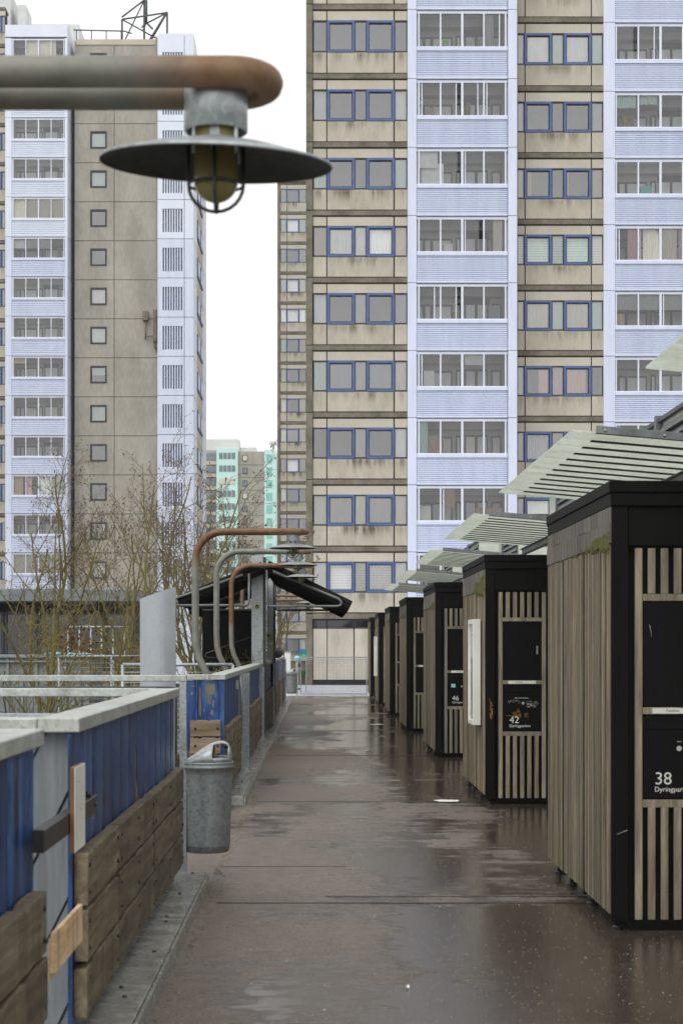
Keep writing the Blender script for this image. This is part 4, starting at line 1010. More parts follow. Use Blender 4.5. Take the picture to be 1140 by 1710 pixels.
# ---------------------------------------------------------------- lamps
def lamp(Y, x, xend, rust, lab, xpole=-1.79, near=False):
    t = thing('street_lamp', lab, 'street lamp', (xpole*.785, Y*.785, 0), 'curved pipe lamps over the path')
    r = .046; sp = .11; z = 3.27; rb = .42; ze = xend
    def leg(yo):
        p = [(xpole+.42, Y+yo, -.43), (xpole+.34, Y+yo, -.01), (xpole+.24, Y+yo, .9), (xpole+.16, Y+yo, 1.18), (xpole+.05, Y+yo, 1.42), (xpole+.008,Y+yo,1.6), (xpole,Y+yo,1.85), (xpole,Y+yo,2.4)]
        return p + arc((xpole+rb, Y+yo, z-rb), rb, 180, 90, 10, 'xz')
    LS[0] = .785
    path = leg(-sp) + [(xpole+.9,Y-sp,z), (ze-sp-.25,Y-sp,z)] + arc((ze-sp, Y, z), sp, -90, 90, 12, 'xy') + [(ze-sp-.25,Y+sp,z), (xpole+.9,Y+sp,z)] + leg(sp)[::-1]
    # denser along the long arm so rust has somewhere to sit
    dense = [path[0]]
    for a, b in zip(path[:-1], path[1:]):
        k = max(1, int((Vector(b)-Vector(a)).length/.12))
        for i in range(k): dense.append(tuple(Vector(a) + (Vector(b)-Vector(a))*(i+1)/k))
    mb = MB(); mb.tube(dense, r, 18 if near else 12, rust=rust); part('pipe_arm', mb, 'pipe', t)
    # collar
    zc = z-.115
    mb = MB(); mb.lathe([(.0,.105),(.092,.105),(.095,.1),(.095,-.03),(.089,-.034),(.085,-.028),(.085,.06)], (x,Y,zc), 32); part('collar', mb, 'galv', t)
    for a in range(4):
        an = R(45+90*a); mb = MB(); mb.tube([(x+.088*math.cos(an),Y+.088*math.sin(an),zc-.02),(x+.088*math.cos(an),Y+.088*math.sin(an),zc-.11)], .006, 6); part('strut', mb, 'galv', t)
    mb = MB(); mb.box(x-.014, x+.014, Y-.07, Y-.062, zc-.1, zc-.02); part('strap', mb, 'galv', t)
    # shade
    zs = zc-.122
    def tilt(mb):
        if near:      # this shade hangs a little askew
            q = Matrix.Rotation(R(5.6), 3, 'X') @ Matrix.Rotation(R(1.9), 3, 'Y'); c0 = Vector((x,Y,zs))
            mb.v = [tuple(c0 + q @ (Vector(v_)-c0)) for v_ in mb.v]
    mb = MB(); mb.lathe([(.07,.07),(.09,.062),(.2,.042),(.345,.002),(.352,-.004),(.348,-.008)], (x,Y,zs), 64); tilt(mb)
    sh = part('lamp_shade', mb, 'galv', t)
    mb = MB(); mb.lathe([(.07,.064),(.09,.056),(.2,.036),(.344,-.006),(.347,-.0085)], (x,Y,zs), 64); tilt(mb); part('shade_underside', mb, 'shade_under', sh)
    # glass bulb
    mb = MB(); pr = [(.062,.12),(.066,.115),(.066,-.055)] + [(.066*math.cos(R(a)), -.055-.066*math.sin(R(a))) for a in range(10,91,10)]; mb.lathe(pr, (x,Y,zs), 28); part('bulb_glass', mb, 'lamp_glass', t)
    # cage
    mb = MB(); rc = .082
    for a in range(4):
        an = R(90*a); ca, sa = math.cos(an), math.sin(an)
        pth = [(x+rc*ca,Y+rc*sa,zs+.05),(x+rc*ca,Y+rc*sa,zs-.068)] + [(x+rc*ca*math.cos(R(b)),Y+rc*sa*math.cos(R(b)),zs-.068-rc*.98*math.sin(R(b))) for b in range(15,91,15)]
        mb.tube(pth, .0055, 6)
    for zz in (-.068,): mb.tube([(x+rc*math.cos(R(a)),Y+rc*math.sin(R(a)),zs+zz) for a in range(0,361,15)], .005, 6)
    part('cage', mb, 'galv_dark', t); LS[0] = None
    return t
def rustf(a, b, base=.0):   # rust strongest from x=a on towards x=b, plus a base amount
    return lambda p: base + max(0, min(1, (p[0]-a)/(b-a)))
lamp(5.39, -.304, -.148, rustf(-.62, -.22, .16), 'large curved pipe lamp hanging across the top left, rusty at its tip', near=True)
L2 = 26.4
def up(p): return .1 + max(0, min(.9, (p[2]-2.7)/.35))
lamp(L2, -.36, -.168, up, 'curved pipe lamp with rusty brown arm, nearest of the row by the shelter')
lamp(L2+5.5, -.35, -.142, lambda p: -.05 + (.8 if p[0] > -.5 else 0) + (.35 if p[2] < 1.9 else 0), 'curved pipe lamp with mostly clean grey arm, second in the row by the shelter')
lamp(L2+11, -.34, -.14, lambda p: .9 if p[2] > 2.1 else .2, 'curved pipe lamp rusted over its bend, third in the row by the shelter')
for i, l_ in ((3,'curved pipe lamp half hidden by the shelter roof, fourth in the row'), (6,'distant curved pipe lamp seen under the shelter roof, nearer of two'), (7,'distant curved pipe lamp seen under the shelter roof, farther of two')):
    lamp(L2+5.5*i, -.34, -.14, lambda p: .6, l_)

# ---------------------------------------------------------------- shelter
sh = thing('shelter', 'dark gable roofed shelter on galvanised posts over the fence', 'shelter', (-.95, 33, 0))
Y0s, Y1s = 29.5, 37.0
def wing(x0, z0, x1, z1, y0, y1, th):
    mb = MB(); d = Vector((x1-x0, z1-z0)).normalized(); nn = Vector((-d.y, d.x)); nn = nn if nn.y < 0 else -nn
    a = (x0,z0); b = (x1,z1); c = (x1+nn.x*th, z1+nn.y*th); e = (x0+nn.x*th, z0+nn.y*th)
    mb.prism([a,b,c,e], 'y', y0, y1)
    k = 0; n = 24; yy = y0+.05
    while yy < y1-.1:
        mb.prism([(a[0]+nn.x*th,a[1]+nn.y*th),(b[0]+nn.x*th,b[1]+nn.y*th),(b[0]+nn.x*(th+.008),b[1]+nn.y*(th+.008)),(a[0]+nn.x*(th+.008),a[1]+nn.y*(th+.008))], 'y', yy, yy+.1); yy += .3
    # edge channels along the gable end
    for f in (.25, .72):
        mb.prism([(a[0]+nn.x*th*f,a[1]+nn.y*th*f),(b[0]+nn.x*th*f,b[1]+nn.y*th*f),(b[0]+nn.x*th*(f+.12),b[1]+nn.y*th*(f+.12)),(a[0]+nn.x*th*(f+.12),a[1]+nn.y*th*(f+.12))], 'y', y0-.03, y0)
    return mb
zR = PZ(936, Y0s)
wr = part('roof', wing(PX(449,Y0s), zR+.0, PX(589,Y0s), PZ(1004,Y0s), Y0s, Y1s, .165), 'roof_dark', sh, .01)
part('roof', wing(PX(436,Y0s), zR-.02, PX(294,Y0s), PZ(996,Y0s), Y0s, Y0s+3, .17), 'roof_dark', sh, .01)
Yq = 34.0
part('roof', wing(PX(436,Yq), PZ(965,Yq), PX(312,Yq), PZ(1012,Yq), Yq, Yq+3.5, .16), 'roof_dark', sh, .01)
def tri(Y, xa, za, xb, zb, s):
    # rounded tube bracket: down the post, out under the wing, back up along it
    zt = za
    pts = [(xa,Y,zt),(xa,Y,zb+.06),(xa+s*.02,Y,zb+.015),(xa+s*.06,Y,zb)] + [(xb-s*.06,Y,zb),(xb-s*.01,Y,zb+.02),(xb,Y,zb+.07),(xb-s*.05,Y,zb+.12)] + [(xa+s*.1,Y,zt-.02)]
    mb = MB(); mb.tube(pts, .022, 8); return mb
part('bracket', tri(Y0s-.06, PX(445.5,Y0s), PZ(952,Y0s), PX(570,Y0s), PZ(1012.5,Y0s), 1), 'tube_dark', sh)
part('bracket', tri(Y0s-.06, PX(416,Y0s), PZ(958,Y0s), PX(290,Y0s), PZ(1011,Y0s), -1), 'tube_dark', sh)
Ys2 = 36.2
part('bracket', tri(Ys2, PX(460,Ys2), PZ(962,Ys2), PX(566,Ys2), PZ(1019,Ys2), 1), 'tube_dark', sh)
part('bracket', tri(Ys2, PX(434,Ys2), PZ(985,Ys2), PX(330,Ys2), PZ(1021,Ys2), -1), 'tube_dark', sh)
def hpost(xa, xb, Y, zt, sticker, extra=False):
    mb = MB(); mb.box(xa, xb, Y, Y+.012, 0, zt); mb.box(xb-.02, xb, Y+.012, Y+.2, 0, zt); p_ = part('post', mb, 'galv', sh)
    mb = MB(); mb.box(xb+.002, xb+.05, Y+.05, Y+.2, 0, zt-.02); part('post_web', mb, 'galv_dark', sh)
    if sticker:
        cx = (xa+xb)/2 if not extra else xa+.03; cz = PZ(1013,Y) if not extra else PZ(1061.5,Y); rr = .044
        mb = MB(); mb.tube([(cx,Y-.001,cz),(cx,Y-.004,cz)], rr, 24, smooth=False); s_ = part('number_badge', mb, 'cream_ring', sh)
        mb = MB(); mb.tube([(cx,Y-.0041,cz),(cx,Y-.006,cz)], rr*.78, 24, smooth=False); part('badge_face', mb, 'roof_dark', s_)
        text_mesh('badge_text', sticker, .06, (cx,Y-.0065,cz-.02), s_, 'cream_ring', align='CENTER')
        if extra:
            mb = MB(); mb.box(xa+.01, xb-.01, Y-.004, Y-.001, PZ(1077,Y), PZ(1072,Y)); part('sticker', mb, 'cloth_mint', sh)
Yp = 30.05
hpost(PX(420,Yp), PX(439,Yp), Yp, PZ(928,Yp), 'a')
hpost(PX(446,Ys2), PX(456,Ys2), Ys2, PZ(962,Ys2), '2', True)
mb = MB(); mb.box(PX(338,33), PX(436,33), 33, 33.05, GZ, PZ(1018,33)); mb.box(PX(338,33), PX(436,33), 32.96, 32.99, PZ(1019.5,33), PZ(1017,33), 1)
mb.box(PX(338,33), PX(339,33), 33.05, 36, GZ, PZ(1018,33)); part('back_screen', mb, ['black_panel','galv_dark'], sh)
mb = MB(); mb.tube([(PX(437,33),32.9,PZ(1057,33)),(PX(345,33),32.9,PZ(1091,33)),(PX(343,33),32.9,PZ(1095,33)),(PX(346,33),32.9,PZ(1098,33)),(PX(437,33),32.9,PZ(1099,33))], .012, 6); part('bike_bracket', mb, 'galv_dark', sh)
# dome lamp on the fence
dm = thing('dome_lamp', 'grey metal globe fitting on the fence rail beside the second shelter post', 'lamp', (PX(463,37.6), 37.6, ZR))
mb = MB(); r = .115; c = (PX(463.5,37.6), 37.6, PZ(1090,37.6)); mb.lathe([(r*math.cos(R(a)), r*math.sin(R(a))) for a in range(-90,91,12)], c, 24); part('globe', mb, 'galv_dark', dm)
mb = MB(); mb.tube([(c[0]-.1,c[1],c[2]),(c[0]-.06,c[1],c[2])], .09, 20, smooth=False); mb.box(c[0]-.16, c[0]-.1, c[1]-.03, c[1]+.03, c[2]-.03, c[2]+.03)
for a in (-40,0,40): mb.tube([(c[0]+(r+.003)*math.cos(R(b))*math.cos(R(a)), c[1]-(r+.003)*abs(math.sin(R(b)))*1.0, c[2]+(r+.003)*math.cos(R(b))*math.sin(R(a))) for b in range(0,91,15)], .003, 4)
part('guard', mb, 'galv', dm)

# pylon
YP = 15.0
mb = MB(); n = 10; x0, x1 = PX(234,YP), PX(293,YP); zl, zr = PZ(1000,YP), PZ(980,YP); vs = []
for i in range(n+1):
    f = i/n; x = x0+(x1-x0)*f; y = YP - .05*math.sin(f*math.pi); zt = zl+(zr-zl)*f
    vs += [(x,y,0),(x,y,zt)]
for i in range(n+1):
    f = i/n; x = x0+(x1-x0)*f; vs += [(x,YP+.05+.03*math.sin(f*math.pi),0),(x,YP+.05+.03*math.sin(f*math.pi),zl+(zr-zl)*f)]
o_ = 2*(n+1); fs = []
for i in range(n): fs += [(2*i,2*i+2,2*i+3,2*i+1), (o_+2*i+2,o_+2*i,o_+2*i+1,o_+2*i+3), (2*i+1,2*i+3,o_+2*i+3,o_+2*i+1)]
fs += [(0,1,o_+1,o_), (2*n,o_+2*n,o_+2*n+1,2*n+1)]
mb.add(vs, fs)
solo('pylon', mb, 'pylon', 'blank grey metal pylon with slanted top behind the left rail', 'pylon')

# ---------------------------------------------------------------- gate and things by it
YG = 57.8
gt = thing('mesh_gate', 'galvanised wire mesh gate closing the end of the path', 'gate', (PX(550,YG), YG, 0))
gx0, gx1, gz0, gz1 = PX(501,YG), PX(613,YG), PZ(1160,YG), PZ(1097,YG)
mb = MB(); mb.frame(gx0, gx1, YG, YG+.04, gz0, gz1, .035); mb.box(gx0+.04, gx1-.04, YG, YG+.03, PZ(1102,YG), PZ(1101,YG)); part('gate_frame', mb, 'galv', gt)
mb = MB(); x = gx0+.06
while x < gx1-.03: mb.box(x, x+.0045, YG+.01, YG+.0145, gz0+.03, gz1-.1); x += .045
z = gz0+.05
while z < gz1-.1: mb.box(gx0+.03, gx1-.03, YG+.015, YG+.0195, z, z+.0045); z += .045
part('wire_mesh', mb, 'galv_dark', gt)
mb = MB(); mb.box(gx0-.14, gx0-.05, YG-.02, YG+.08, 0, PZ(1096,YG)); part('gate_post', mb, 'galv_rail', gt, .004)
mb = MB(); mb.box(gx0-.07, gx0+.02, YG-.03, YG, PZ(1114,YG), PZ(1108,YG)); mb.box(gx0-.07, gx0+.0, YG-.03, YG, PZ(1152,YG), PZ(1149,YG)); part('hinge', mb, 'galv_dark', gt)
mb = MB(); mb.box(PX(503.5,YG), PX(510.5,YG), YG-.012, YG-.004, PZ(1127,YG), PZ(1120,YG)); ns = part('number_plate', mb, 'roof_dark', gt)
text_mesh('gate_number', '22', .15, (PX(504,YG), YG-.014, PZ(1126.4,YG)), ns, 'green_sign')
mb = MB(); rd = random.Random(2)
mb.lathe([(0,.16),(.06,.15),(.1,.1),(.09,.03),(.05,0)], (PX(496,YG-.5), YG-.5, PZ(1103,YG)), 9, 0, False, sy=.7)
solo('plastic_bag', mb, 'cyan', 'pale blue plastic bag stuck on the gate post', 'bag')
Yi = 63.0
inf = thing('information_board', 'teal information board beyond the gate by the tower corner', 'sign', (PX(507,Yi), Yi, 0))
mb = MB(); mb.box(PX(500.5,Yi), PX(512,Yi), Yi, Yi+.04, PZ(1097,Yi), PZ(1084,Yi)); part('board', mb, 'teal_sign', inf)
mb = MB(); mb.lathe([(0,.09),(.07,.06),(.1,0)], (PX(507,Yi), Yi-.001, PZ(1096.5,Yi)), 10, sy=.03); part('printed_shape', mb, 'green_sign', inf)
for q in (501.5, 511): mb = MB(); mb.box(PX(q,Yi)-.02, PX(q,Yi)+.02, Yi+.04, Yi+.08, 0, PZ(1083,Yi)); part('leg', mb, 'galv', inf)
cb = thing('utility_cabinet', 'white utility cabinet beyond the end of the fence', 'cabinet', (PX(477,62), 62, 0))
mb = MB(); mb.box(PX(470,62), PX(485,62), 62, 62.5, 0, PZ(1089,62)); part('body', mb, 'white_paint', cb, .01)
mb = MB(); mb.box(PX(469.5,62), PX(485.5,62), 61.97, 62.55, PZ(1089,62), PZ(1087.6,62)); part('lid', mb, 'cloth_grey', cb)
mb = MB(); mb.box(PX(470.7,62), PX(484.3,62), 61.985, 62, .12, PZ(1091,62)); part('door', mb, 'cloth_white', cb)

# ---------------------------------------------------------------- entrance cabinets (timber boxes) on the right
BX = 1.65; BW = .83; BD = 2.72
def cabinet(Y, number, label, notice=False, moss=.5, x0=1.65):
    t = thing('timber_cabinet', label, 'cabinet', (BX+BW/2, Y+BD/2, 0), 'black and timber cabinets along the path')
    X0, X1, Ya, Yb = x0, x0+BW, Y, Y+BD
    rd = random.Random(int(Y*10))
    mb = MB(); mb.box(X0+.03, X1, Ya+.06, Yb-.02, .11, 2.42); part('carcass', mb, 'black_panel', t)
    mb = MB(); mb.box(X0-.015, X1+.01, Ya-.015, Yb+.01, 2.435, 2.5); mb.box(X0-.006, X1, Ya-.006, Yb, 2.36, 2.434); part('roof_cap', mb, 'black_paint', t, .004)
    mb = MB(); mb.box(X0, X0+.093, Ya, Ya+.05, .055, 2.358); part('corner_post', mb, 'black_paint', t, .003)
    mb = MB(); mb.box(X0+.094, X1, Ya+.012, Ya+.055, 2.14, 2.358); mb.box(X0+.1, X1, Ya+.03, Ya+.055, 2.12, 2.14); part('fascia', mb, 'black_paint', t, .002)
    mb = MB(); mb.box(X0+.02, X1, Ya+.03, Ya+.06, .035, .06); mb.box(X0+.1,X1,Ya+.045,Ya+.06,.0,.2); part('plinth', mb, 'black_panel', t)
    # upper side boards, weathered grey, three courses
    mb = MB(); y = Ya+.005
    while y < Yb:
        w = rd.uniform(.2,.3); e = min(Yb, y+w)
        for (z0, z1, o) in ((2.27,2.357,.0),(2.155,2.268,.004)): mb.box(X0-.004-o+rd.uniform(-.003,0), X0+.02, y+.001, e-.001, z0+rd.uniform(-.003,.003), z1)
        y = e
    part('side_board', mb, 'wood_grey', t)
    # fine vertical cladding in three fields with dark joints
    zb_, zt_ = .095, 2.15
    fields = [(Ya+.03, Ya+1.0), (Ya+1.03, Ya+1.92), (Ya+1.95, Yb)]
    mb = MB()
    for (a, b) in fields:
        y = a
        while y < b-.02:
            w = rd.choice((.016,.022,.03,.04,.048)); e = min(b, y+w); o = rd.uniform(-.006,.004)
            mb.box(X0-.004+o, X0+.02, y, e-.004, zb_, zt_+rd.uniform(-.012,.002)); y = e
    part('side_cladding', mb, 'wood_clad', t)
    mb = MB(); mb.box(X0+.0, X0+.03, Ya+.05, Yb, .12, 2.2); 
    for yy in (Ya+1.0, Ya+1.92): mb.box(X0-.007, X0+.02, yy+.002, yy+.022, .07, 2.15)
    part('side_backing', mb, 'black_panel', t)
    for yy in (Ya+.1, Ya+1.05, Ya+1.95, Yb-.15):
        mb = MB(); mb.box(X0+.03, X0+.1, yy, yy+.07, .06, .1); mb.tube([(X0+.06,yy+.035,0),(X0+.06,yy+.035,.1)], .016, 8); mb.tube([(X0+.06,yy+.035,0),(X0+.06,yy+.035,.012)], .035, 10); part('foot', mb, 'galv_dark', t)
    # moss at the foot of the upper boards, near the corner
    mb = MB(); n = int(260*moss)
    for i in range(n):
        yy = Ya+.03+abs(rd.gauss(0,.45)); h = abs(rd.gauss(0,.03))*(1.2-min(1,(yy-Ya)/1.3))*(1.9 if moss > .9 else 1); zc = 2.15+rd.uniform(-.01,.02)
        if yy < Yb-.05: mb.box(X0-.0165-rd.uniform(0,.003), X0-.006, yy, yy+rd.uniform(.004,.014), zc-.003-h*.5, zc+h)
    if n: part('moss', mb, 'moss', t)
    # front: slats and frame
    fx = X0+.133; pit = .0735; sw = .041; zf0, zf1 = .063, 2.127; pw_ = .392; yf0, yf1 = Ya+.012, Ya+.042
    px0 = fx+sw; px1 = px0+pw_
    def slat(x, z0, z1): mb = MB(); mb.box(x, x+sw, yf0+rd.uniform(0,.004), yf1, z0, z1); part('slat', mb, 'wood_slat', t, .003)
    slat(fx, zf0, zf1); slat(px1, zf0, zf1)
    x = px1+sw+.032
    while x+sw < X1: slat(x, zf0, zf1); x += pit
    nsl = 5; gap = (pw_ - nsl*sw)/(nsl+1)
    for i in range(nsl):
        xx = px0+gap+i*(sw+gap); slat(xx, 1.873, zf1); slat(xx, zf0, .687)
    for (z0, z1) in ((1.834,1.873),(1.205,1.243),(.687,.73)):
        mb = MB(); mb.box(px0+.001, px1-.001, yf0+.004, yf1, z0, z1); part('rail', mb, 'wood_slat' if z0 else '', t, .002)
    mb = MB(); mb.box(px0+.004, px1-.004, yf0+.014, yf1+.005, 1.247, 1.831); d1 = part('locker_door', mb, 'black_panel', t, .003)
    hm = MB(); hm.box(px1-.055, px1-.04, yf0-.004, yf0+.004, 1.505, 1.59) if number == '42' else hm.box(px1-.05, px1-.042, yf0+.004, yf0+.013, 1.505, 1.56)
    for zz in (1.507, 1.58): hm.box(px1-.054, px1-.041, yf0+.004, yf0+.014, zz, zz+.008)
    part('handle', hm, 'silver', d1, .001)
    mb = MB(); mb.box(px0+.004, px1-.004, yf0+.014, yf1+.005, .734, 1.201); mb.box(px0+.02, px1-.02, yf0+.009, yf0+.014, 1.12, 1.17); d2 = part('letterbox_door', mb, 'black_panel', t, .003)
    yl = yf0+.0135
    mb = MB(); mb.tube([((px0+px1)/2+.008,yl,1.015),((px0+px1)/2+.008,yl-.008,1.015)], .0145, 18, smooth=False); part('lock', mb, 'silver', d2)
    mb = MB(); mb.box(px0+.055, px1-.06, yf0-.002, yf0+.003, 1.209, 1.239); lp = part('name_strip', mb, 'white_paint', t)
    text_mesh('name_text', 'Familien', .022, (px0+.13, yf0-.0025, 1.219), lp, 'galv_dark')
    if number:
        text_mesh('house_number', number, .098, (px0+.068, yl-.0015, .815), d2, 'white_paint')
        text_mesh('street_name', 'Dyringparken', .0385, (px0+.068, yl-.0015, .775), d2, 'white_paint')
    if number == '46': 
        text_mesh('house_number', '46', .075, (px0+.25, yl-.0015, .945), d2, 'white_paint')
        mb = MB(); mb.box(px0+.055, px0+.115, yl-.002, yl, 1.0, 1.05); part('sticker', mb, 'cyan', d2)
    if number == '42':
        mb = MB()
        for i in range(60): a = rd.uniform(0,.11); b = rd.uniform(0,.068); mb.box(px0+.232+a, px0+.232+a+rd.uniform(.006,.02), yl-.0012, yl, .968+b, .968+b+rd.uniform(.002,.005))
        for i in range(46): a = rd.uniform(0,.12); b = rd.gauss(0,.008); mb.box(px0+.05+a, px0+.05+a+rd.uniform(.003,.012), yl-.001, yl, 1.03+b, 1.03+b+rd.uniform(.002,.004))
        mb.box(px0+.12, px0+.26, yl-.0012, yl, 1.062, 1.07); part('scratch_marks', mb, 'scratch', d2)
        mb = MB()
        for i in range(34):
            a = rd.uniform(0,6.28); r_ = rd.uniform(.008,.055); c_ = (px0+.155+rd.gauss(0,.004), .91); e_ = (c_[0]+r_*math.cos(a), c_[1]+r_*math.sin(a)*1.1); w_ = rd.uniform(.002,.005)
            q = Vector((-(e_[1]-c_[1]), e_[0]-c_[0])).normalized()*w_
            mb.add([(c_[0]-q.x,yl-.0012,c_[1]-q.y),(c_[0]+q.x,yl-.0012,c_[1]+q.y),(e_[0]+q.x*.4,yl-.0012,e_[1]+q.y*.4),(e_[0]-q.x*.4,yl-.0012,e_[1]-q.y*.4)], [(0,1,2,3)])
        mb.box(px0+.155-.01, px0+.165, yl-.0012, yl, .852, .87); mb.box(px0+.035, px0+.14, yl-.0012, yl, .887, .891)
        for i in range(14): a, b = rd.uniform(.215,.265), rd.uniform(.86,.915); mb.box(px0+a, px0+a+.005, yl-.001, yl, b, b+rd.uniform(.004,.02))
        part('peeled_paint', mb, 'peel', d2)
        mb = MB()
        for i in range(22): a, b = rd.gauss(0,.008), rd.uniform(-.1,.1); mb.box(X0+.05+a, X0+.056+a+rd.uniform(0,.008), Ya-.0012, Ya, .95+b, .95+b+rd.uniform(.01,.03))
        part('peeled_post_paint', mb, 'peel', t)
    if number == '38':
        mb = MB()
        for (a,b,c_,d_) in ((.06,.29,.003,.012),(.063,.275,.003,.02),(.067,.255,.003,.02),(.07,.235,.002,.02)): mb.box(px0+a-.02, px0+a-.02+c_, yf0+.013, yf0+.014, 1.5+b-.1, 1.5+b-.1+d_)
        part('scratch_marks', mb, 'scratch', d1)
        mb = MB(); 
        for (a, s_) in ((.195,1),(.235,-1)): mb.box(px0+a, px0+a+.022, yl-.001, yl, 1.05, 1.056)
        part('sticker_remains', mb, 'scratch', d2)
        mb = MB()
        for i in range(8): mb.box(X0+.03+.007*i, X0+.04+.007*i, Ya-.001, Ya, .54+.003*i, .543+.003*i)
        part('scuff', mb, 'scratch', t)
    if notice:
        a, b = Ya+.32, Ya+.9
        mb = MB(); z0, z1 = .78, 1.86
        for (y0_, y1_, za, zb2) in ((a,a+.05,z0,z1),(b-.05,b,z0,z1),(a+.05,b-.05,z0,z0+.05),(a+.05,b-.05,z1-.05,z1)): mb.box(X0-.1, X0-.018, y0_, y1_, za, zb2)
        nf = part('notice_case', mb, 'white_paint', t, .004)
        mb = MB(); mb.box(X0-.04, X0-.02, a+.05, b-.05, z0+.05, z1-.05); part('notice_sheet', mb, 'cloth_white', nf)
        mb = MB(); mb.quad((X0-.085,a+.05,z0+.05),(X0-.085,b-.05,z0+.05),(X0-.085,b-.05,z1-.05),(X0-.085,a+.05,z1-.05)); part('case_glass', mb, 'glass_balcony', nf)
    return t
BY = [9.96, 17.98, 25.6, 33.3, 41.1, 48.6, 56.0]
cabinet(BY[0], '38', 'nearest timber clad cabinet at the right edge, its letterbox marked 38', moss=.5, x0=1.628)
cabinet(BY[1], '42', 'timber cabinet marked 42 with a white notice case and mossy side', True, moss=1.0, x0=1.678)
cabinet(BY[2], '46', 'timber cabinet marked 46 with a small pale blue sticker on its letterbox', moss=.3, x0=1.675)
cabinet(BY[3], None, 'timber cabinet with white strip above its plain letterbox, fourth from the camera', moss=.6, x0=1.645)
cabinet(BY[4], None, 'distant timber cabinet, fifth along the path from the camera', moss=.4, x0=1.65)
cabinet(BY[5], None, 'distant timber cabinet with white notice case, sixth along the path', True, moss=.2, x0=1.65)
cabinet(BY[6], None, 'farthest small black cabinet, seventh in the row beside the mesh gate', moss=.1, x0=1.65)

# canopies between the cabinets
def canopy(ya, yb, label):
    t = thing('glass_canopy', label, 'canopy', (2.9, (ya+yb)/2, 0), 'glass canopies between the cabinets')
    xa, xb = 1.81, 3.5; za = 3.116; dz = -.087; Z = lambda x: za + (x-xa)*dz
    n = 12; d = (yb-ya)/n
    for i in range(n):
        y0, y1 = ya+i*d+.003, ya+(i+1)*d-.003
        mb = MB(); mb.prism([(xa,Z(xa)),(xb,Z(xb)),(xb,Z(xb)+.012),(xa,Z(xa)+.012)], 'y', y0, y1); part('glass_pane', mb, 'canopy_glass', t)
    for i in range(1, n):
        y = ya+i*d; mb = MB(); mb.prism([(xa+.2,Z(xa+.2)-.007),(xb,Z(xb)-.007),(xb,Z(xb)-.001),(xa+.2,Z(xa+.2)-.001)], 'y', y-.045, y+.045); part('glazing_bar', mb, 'canopy_bar', t)
    mb = MB(); x_ = xa+.17; mb.prism([(x_,Z(x_)-.006),(xb,Z(xb)-.006),(xb,Z(xb)+.05),(x_,Z(x_)+.05)], 'y', ya-.05, ya-.004); part('edge_flashing', mb, 'canopy_steel', t, .003)
    for k in range(4): mb = MB(); xx = x_+.06+.42*k; mb.tube([(xx,ya-.05,Z(xx)+.02),(xx,ya-.058,Z(xx)+.02)], .009, 8); part('bolt', mb, 'silver', t)
    mb = MB(); xs_ = 2.87; zb_ = Z(xs_)-.055
    for s_ in (0, .065): mb.box(xs_, xs_+.07, ya+.03, yb-.03, zb_-.09+s_*.0-0, zb_-.08) if s_ == 0 else mb.box(xs_, xs_+.07, ya+.03, yb-.03, zb_-.01, zb_)
    mb.box(xs_+.03, xs_+.04, ya+.03, yb-.03, zb_-.08, zb_-.01); part('support_beam', mb, 'canopy_steel', t)
labsC = ['pale glass canopy cut by the right edge, before the nearest cabinet', 'largest full glass canopy, rising behind cabinet 38', 'glass canopy between cabinets 42 and 46', 'glass canopy just beyond cabinet 46', 'small distant glass canopy, fourth full one from the right', 'tiny farthest glass canopy against the beige tower wall']
canopy(4.9, BY[0]-.03, labsC[0])
for k in range(5): canopy(BY[k]+BD+.12, BY[k+1]-.03, labsC[k+1])

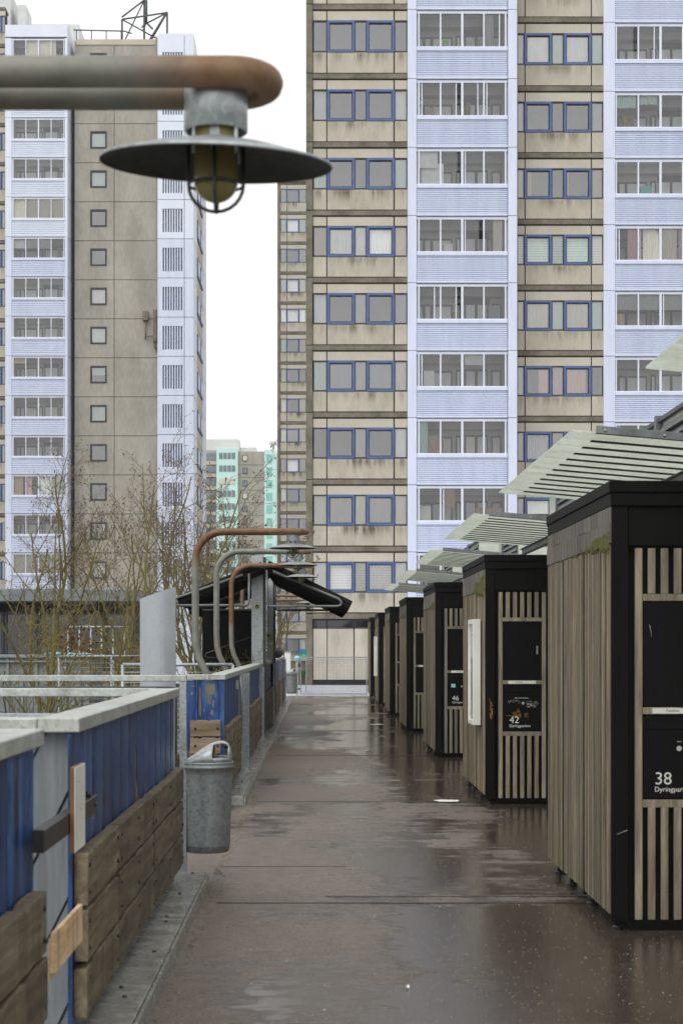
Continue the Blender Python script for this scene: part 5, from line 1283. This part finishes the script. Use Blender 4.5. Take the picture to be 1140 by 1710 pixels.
# row houses behind the cabinets
def house(k, label):
    ye = 19.8 + 7.75*(k-1); y0 = ye - 3.5; t = thing('row_house', label, 'house', (6, y0+2, 0), 'low houses behind the cabinets')
    zc = 3.93; xw = 3.55
    mb = MB(); mb.box(xw, 9, y0, ye, 0, zc-.04); mb.box(xw+.15, 9, y0-4.24, y0, 0, 2.8); part('wall', mb, 'house_wall', t)
    mb = MB(); mb.box(xw-.05, 9.1, y0-.02, ye+.03, zc-.04, zc); mb.box(xw+.1, 9.1, y0-4.22, y0-.02, 2.8, 2.86); part('roof', mb, 'galv_dark', t)
    mb = MB(); z = 2.9
    while z < zc-.1: mb.prism([(xw-.06,z),(xw,z),(xw,z+.085),(xw-.015,z+.085)], 'y', y0, ye-1.3); z += .095
    part('louvre', mb, 'house_rib', t)
    mb = MB(); mb.box(xw-.07, xw-.002, ye-1.3, ye-1.2, 2.5, zc+.03); part('trim_post', mb, 'canopy_steel', t)
    mb = MB(); mb.box(xw+.12, xw+.148, y0-2.5, y0-1.55, 0, 2.1); d = part('door', mb, 'black_panel', t)
    mb = MB(); mb.box(xw+.08, xw+.12, y0-2.4, y0-2.36, .95, 1.1); part('handle', mb, 'silver', d)
hl = ['low house with grey louvred upper wall behind cabinet 38', 'low house with louvred upper wall behind cabinet 42', 'low house behind cabinet 46', 'low house behind the fourth cabinet', 'low house behind the fifth cabinet', 'low house behind the sixth cabinet', 'low house behind the farthest cabinet']
for k in range(7): house(k, hl[k])

# ---------------------------------------------------------------- litter on the deck
def scrap(x, y, w, d, seed, lab):
    rd = random.Random(seed); mb = MB(); n = 9; pts = [(0,0,.006)]
    for i in range(n):
        a = 2*math.pi*i/n; pts.append((w*math.cos(a)*rd.uniform(.55,1), d*math.sin(a)*rd.uniform(.5,1), .005+rd.uniform(0,.012)))
    mb.add([(x+p[0],y+p[1],p[2]) for p in pts], [(0,i+1,(i+1)%n+1) for i in range(n)]); solo('paper_scrap', mb, 'paper', lab, 'litter')
scrap(1.33, 18.35, .19, .16, 1, 'flattened white paper lying on the wet deck before cabinet 42')
scrap(PX(629,36.4), 36.4, .17, .22, 2, 'small white paper scrap lying far along the deck near the fourth cabinet')
scrap(PX(614,27.2), 27.2, .06, .08, 3, 'tiny white scrap lying mid deck beside cabinet 46')
scrap(PX(680,8.3), 8.3, .012, .02, 5, 'tiny pale leaf-like speck on the nearest part of the wet deck')

# ---------------------------------------------------------------- haze
HZ = [True]
if HZ[0]:
    mb = MB(); mb.box(-1000, 1000, -60, 2600, GZ-1, 62); hz = part('haze', mb, 'slab'); hz['kind'] = 'stuff'
    hm = bpy.data.materials.new('haze'); hm.use_nodes = True; hn = hm.node_tree; hn.nodes.clear()
    ho = hn.nodes.new('ShaderNodeOutputMaterial'); hv = hn.nodes.new('ShaderNodeVolumePrincipled')
    hv.inputs['Color'].default_value = (.96,.97,.98,1); hv.inputs['Density'].default_value = .00022; hv.inputs['Anisotropy'].default_value = .2
    hn.links.new(hv.outputs[0], ho.inputs['Volume']); hz.data.materials.clear(); hz.data.materials.append(hm)
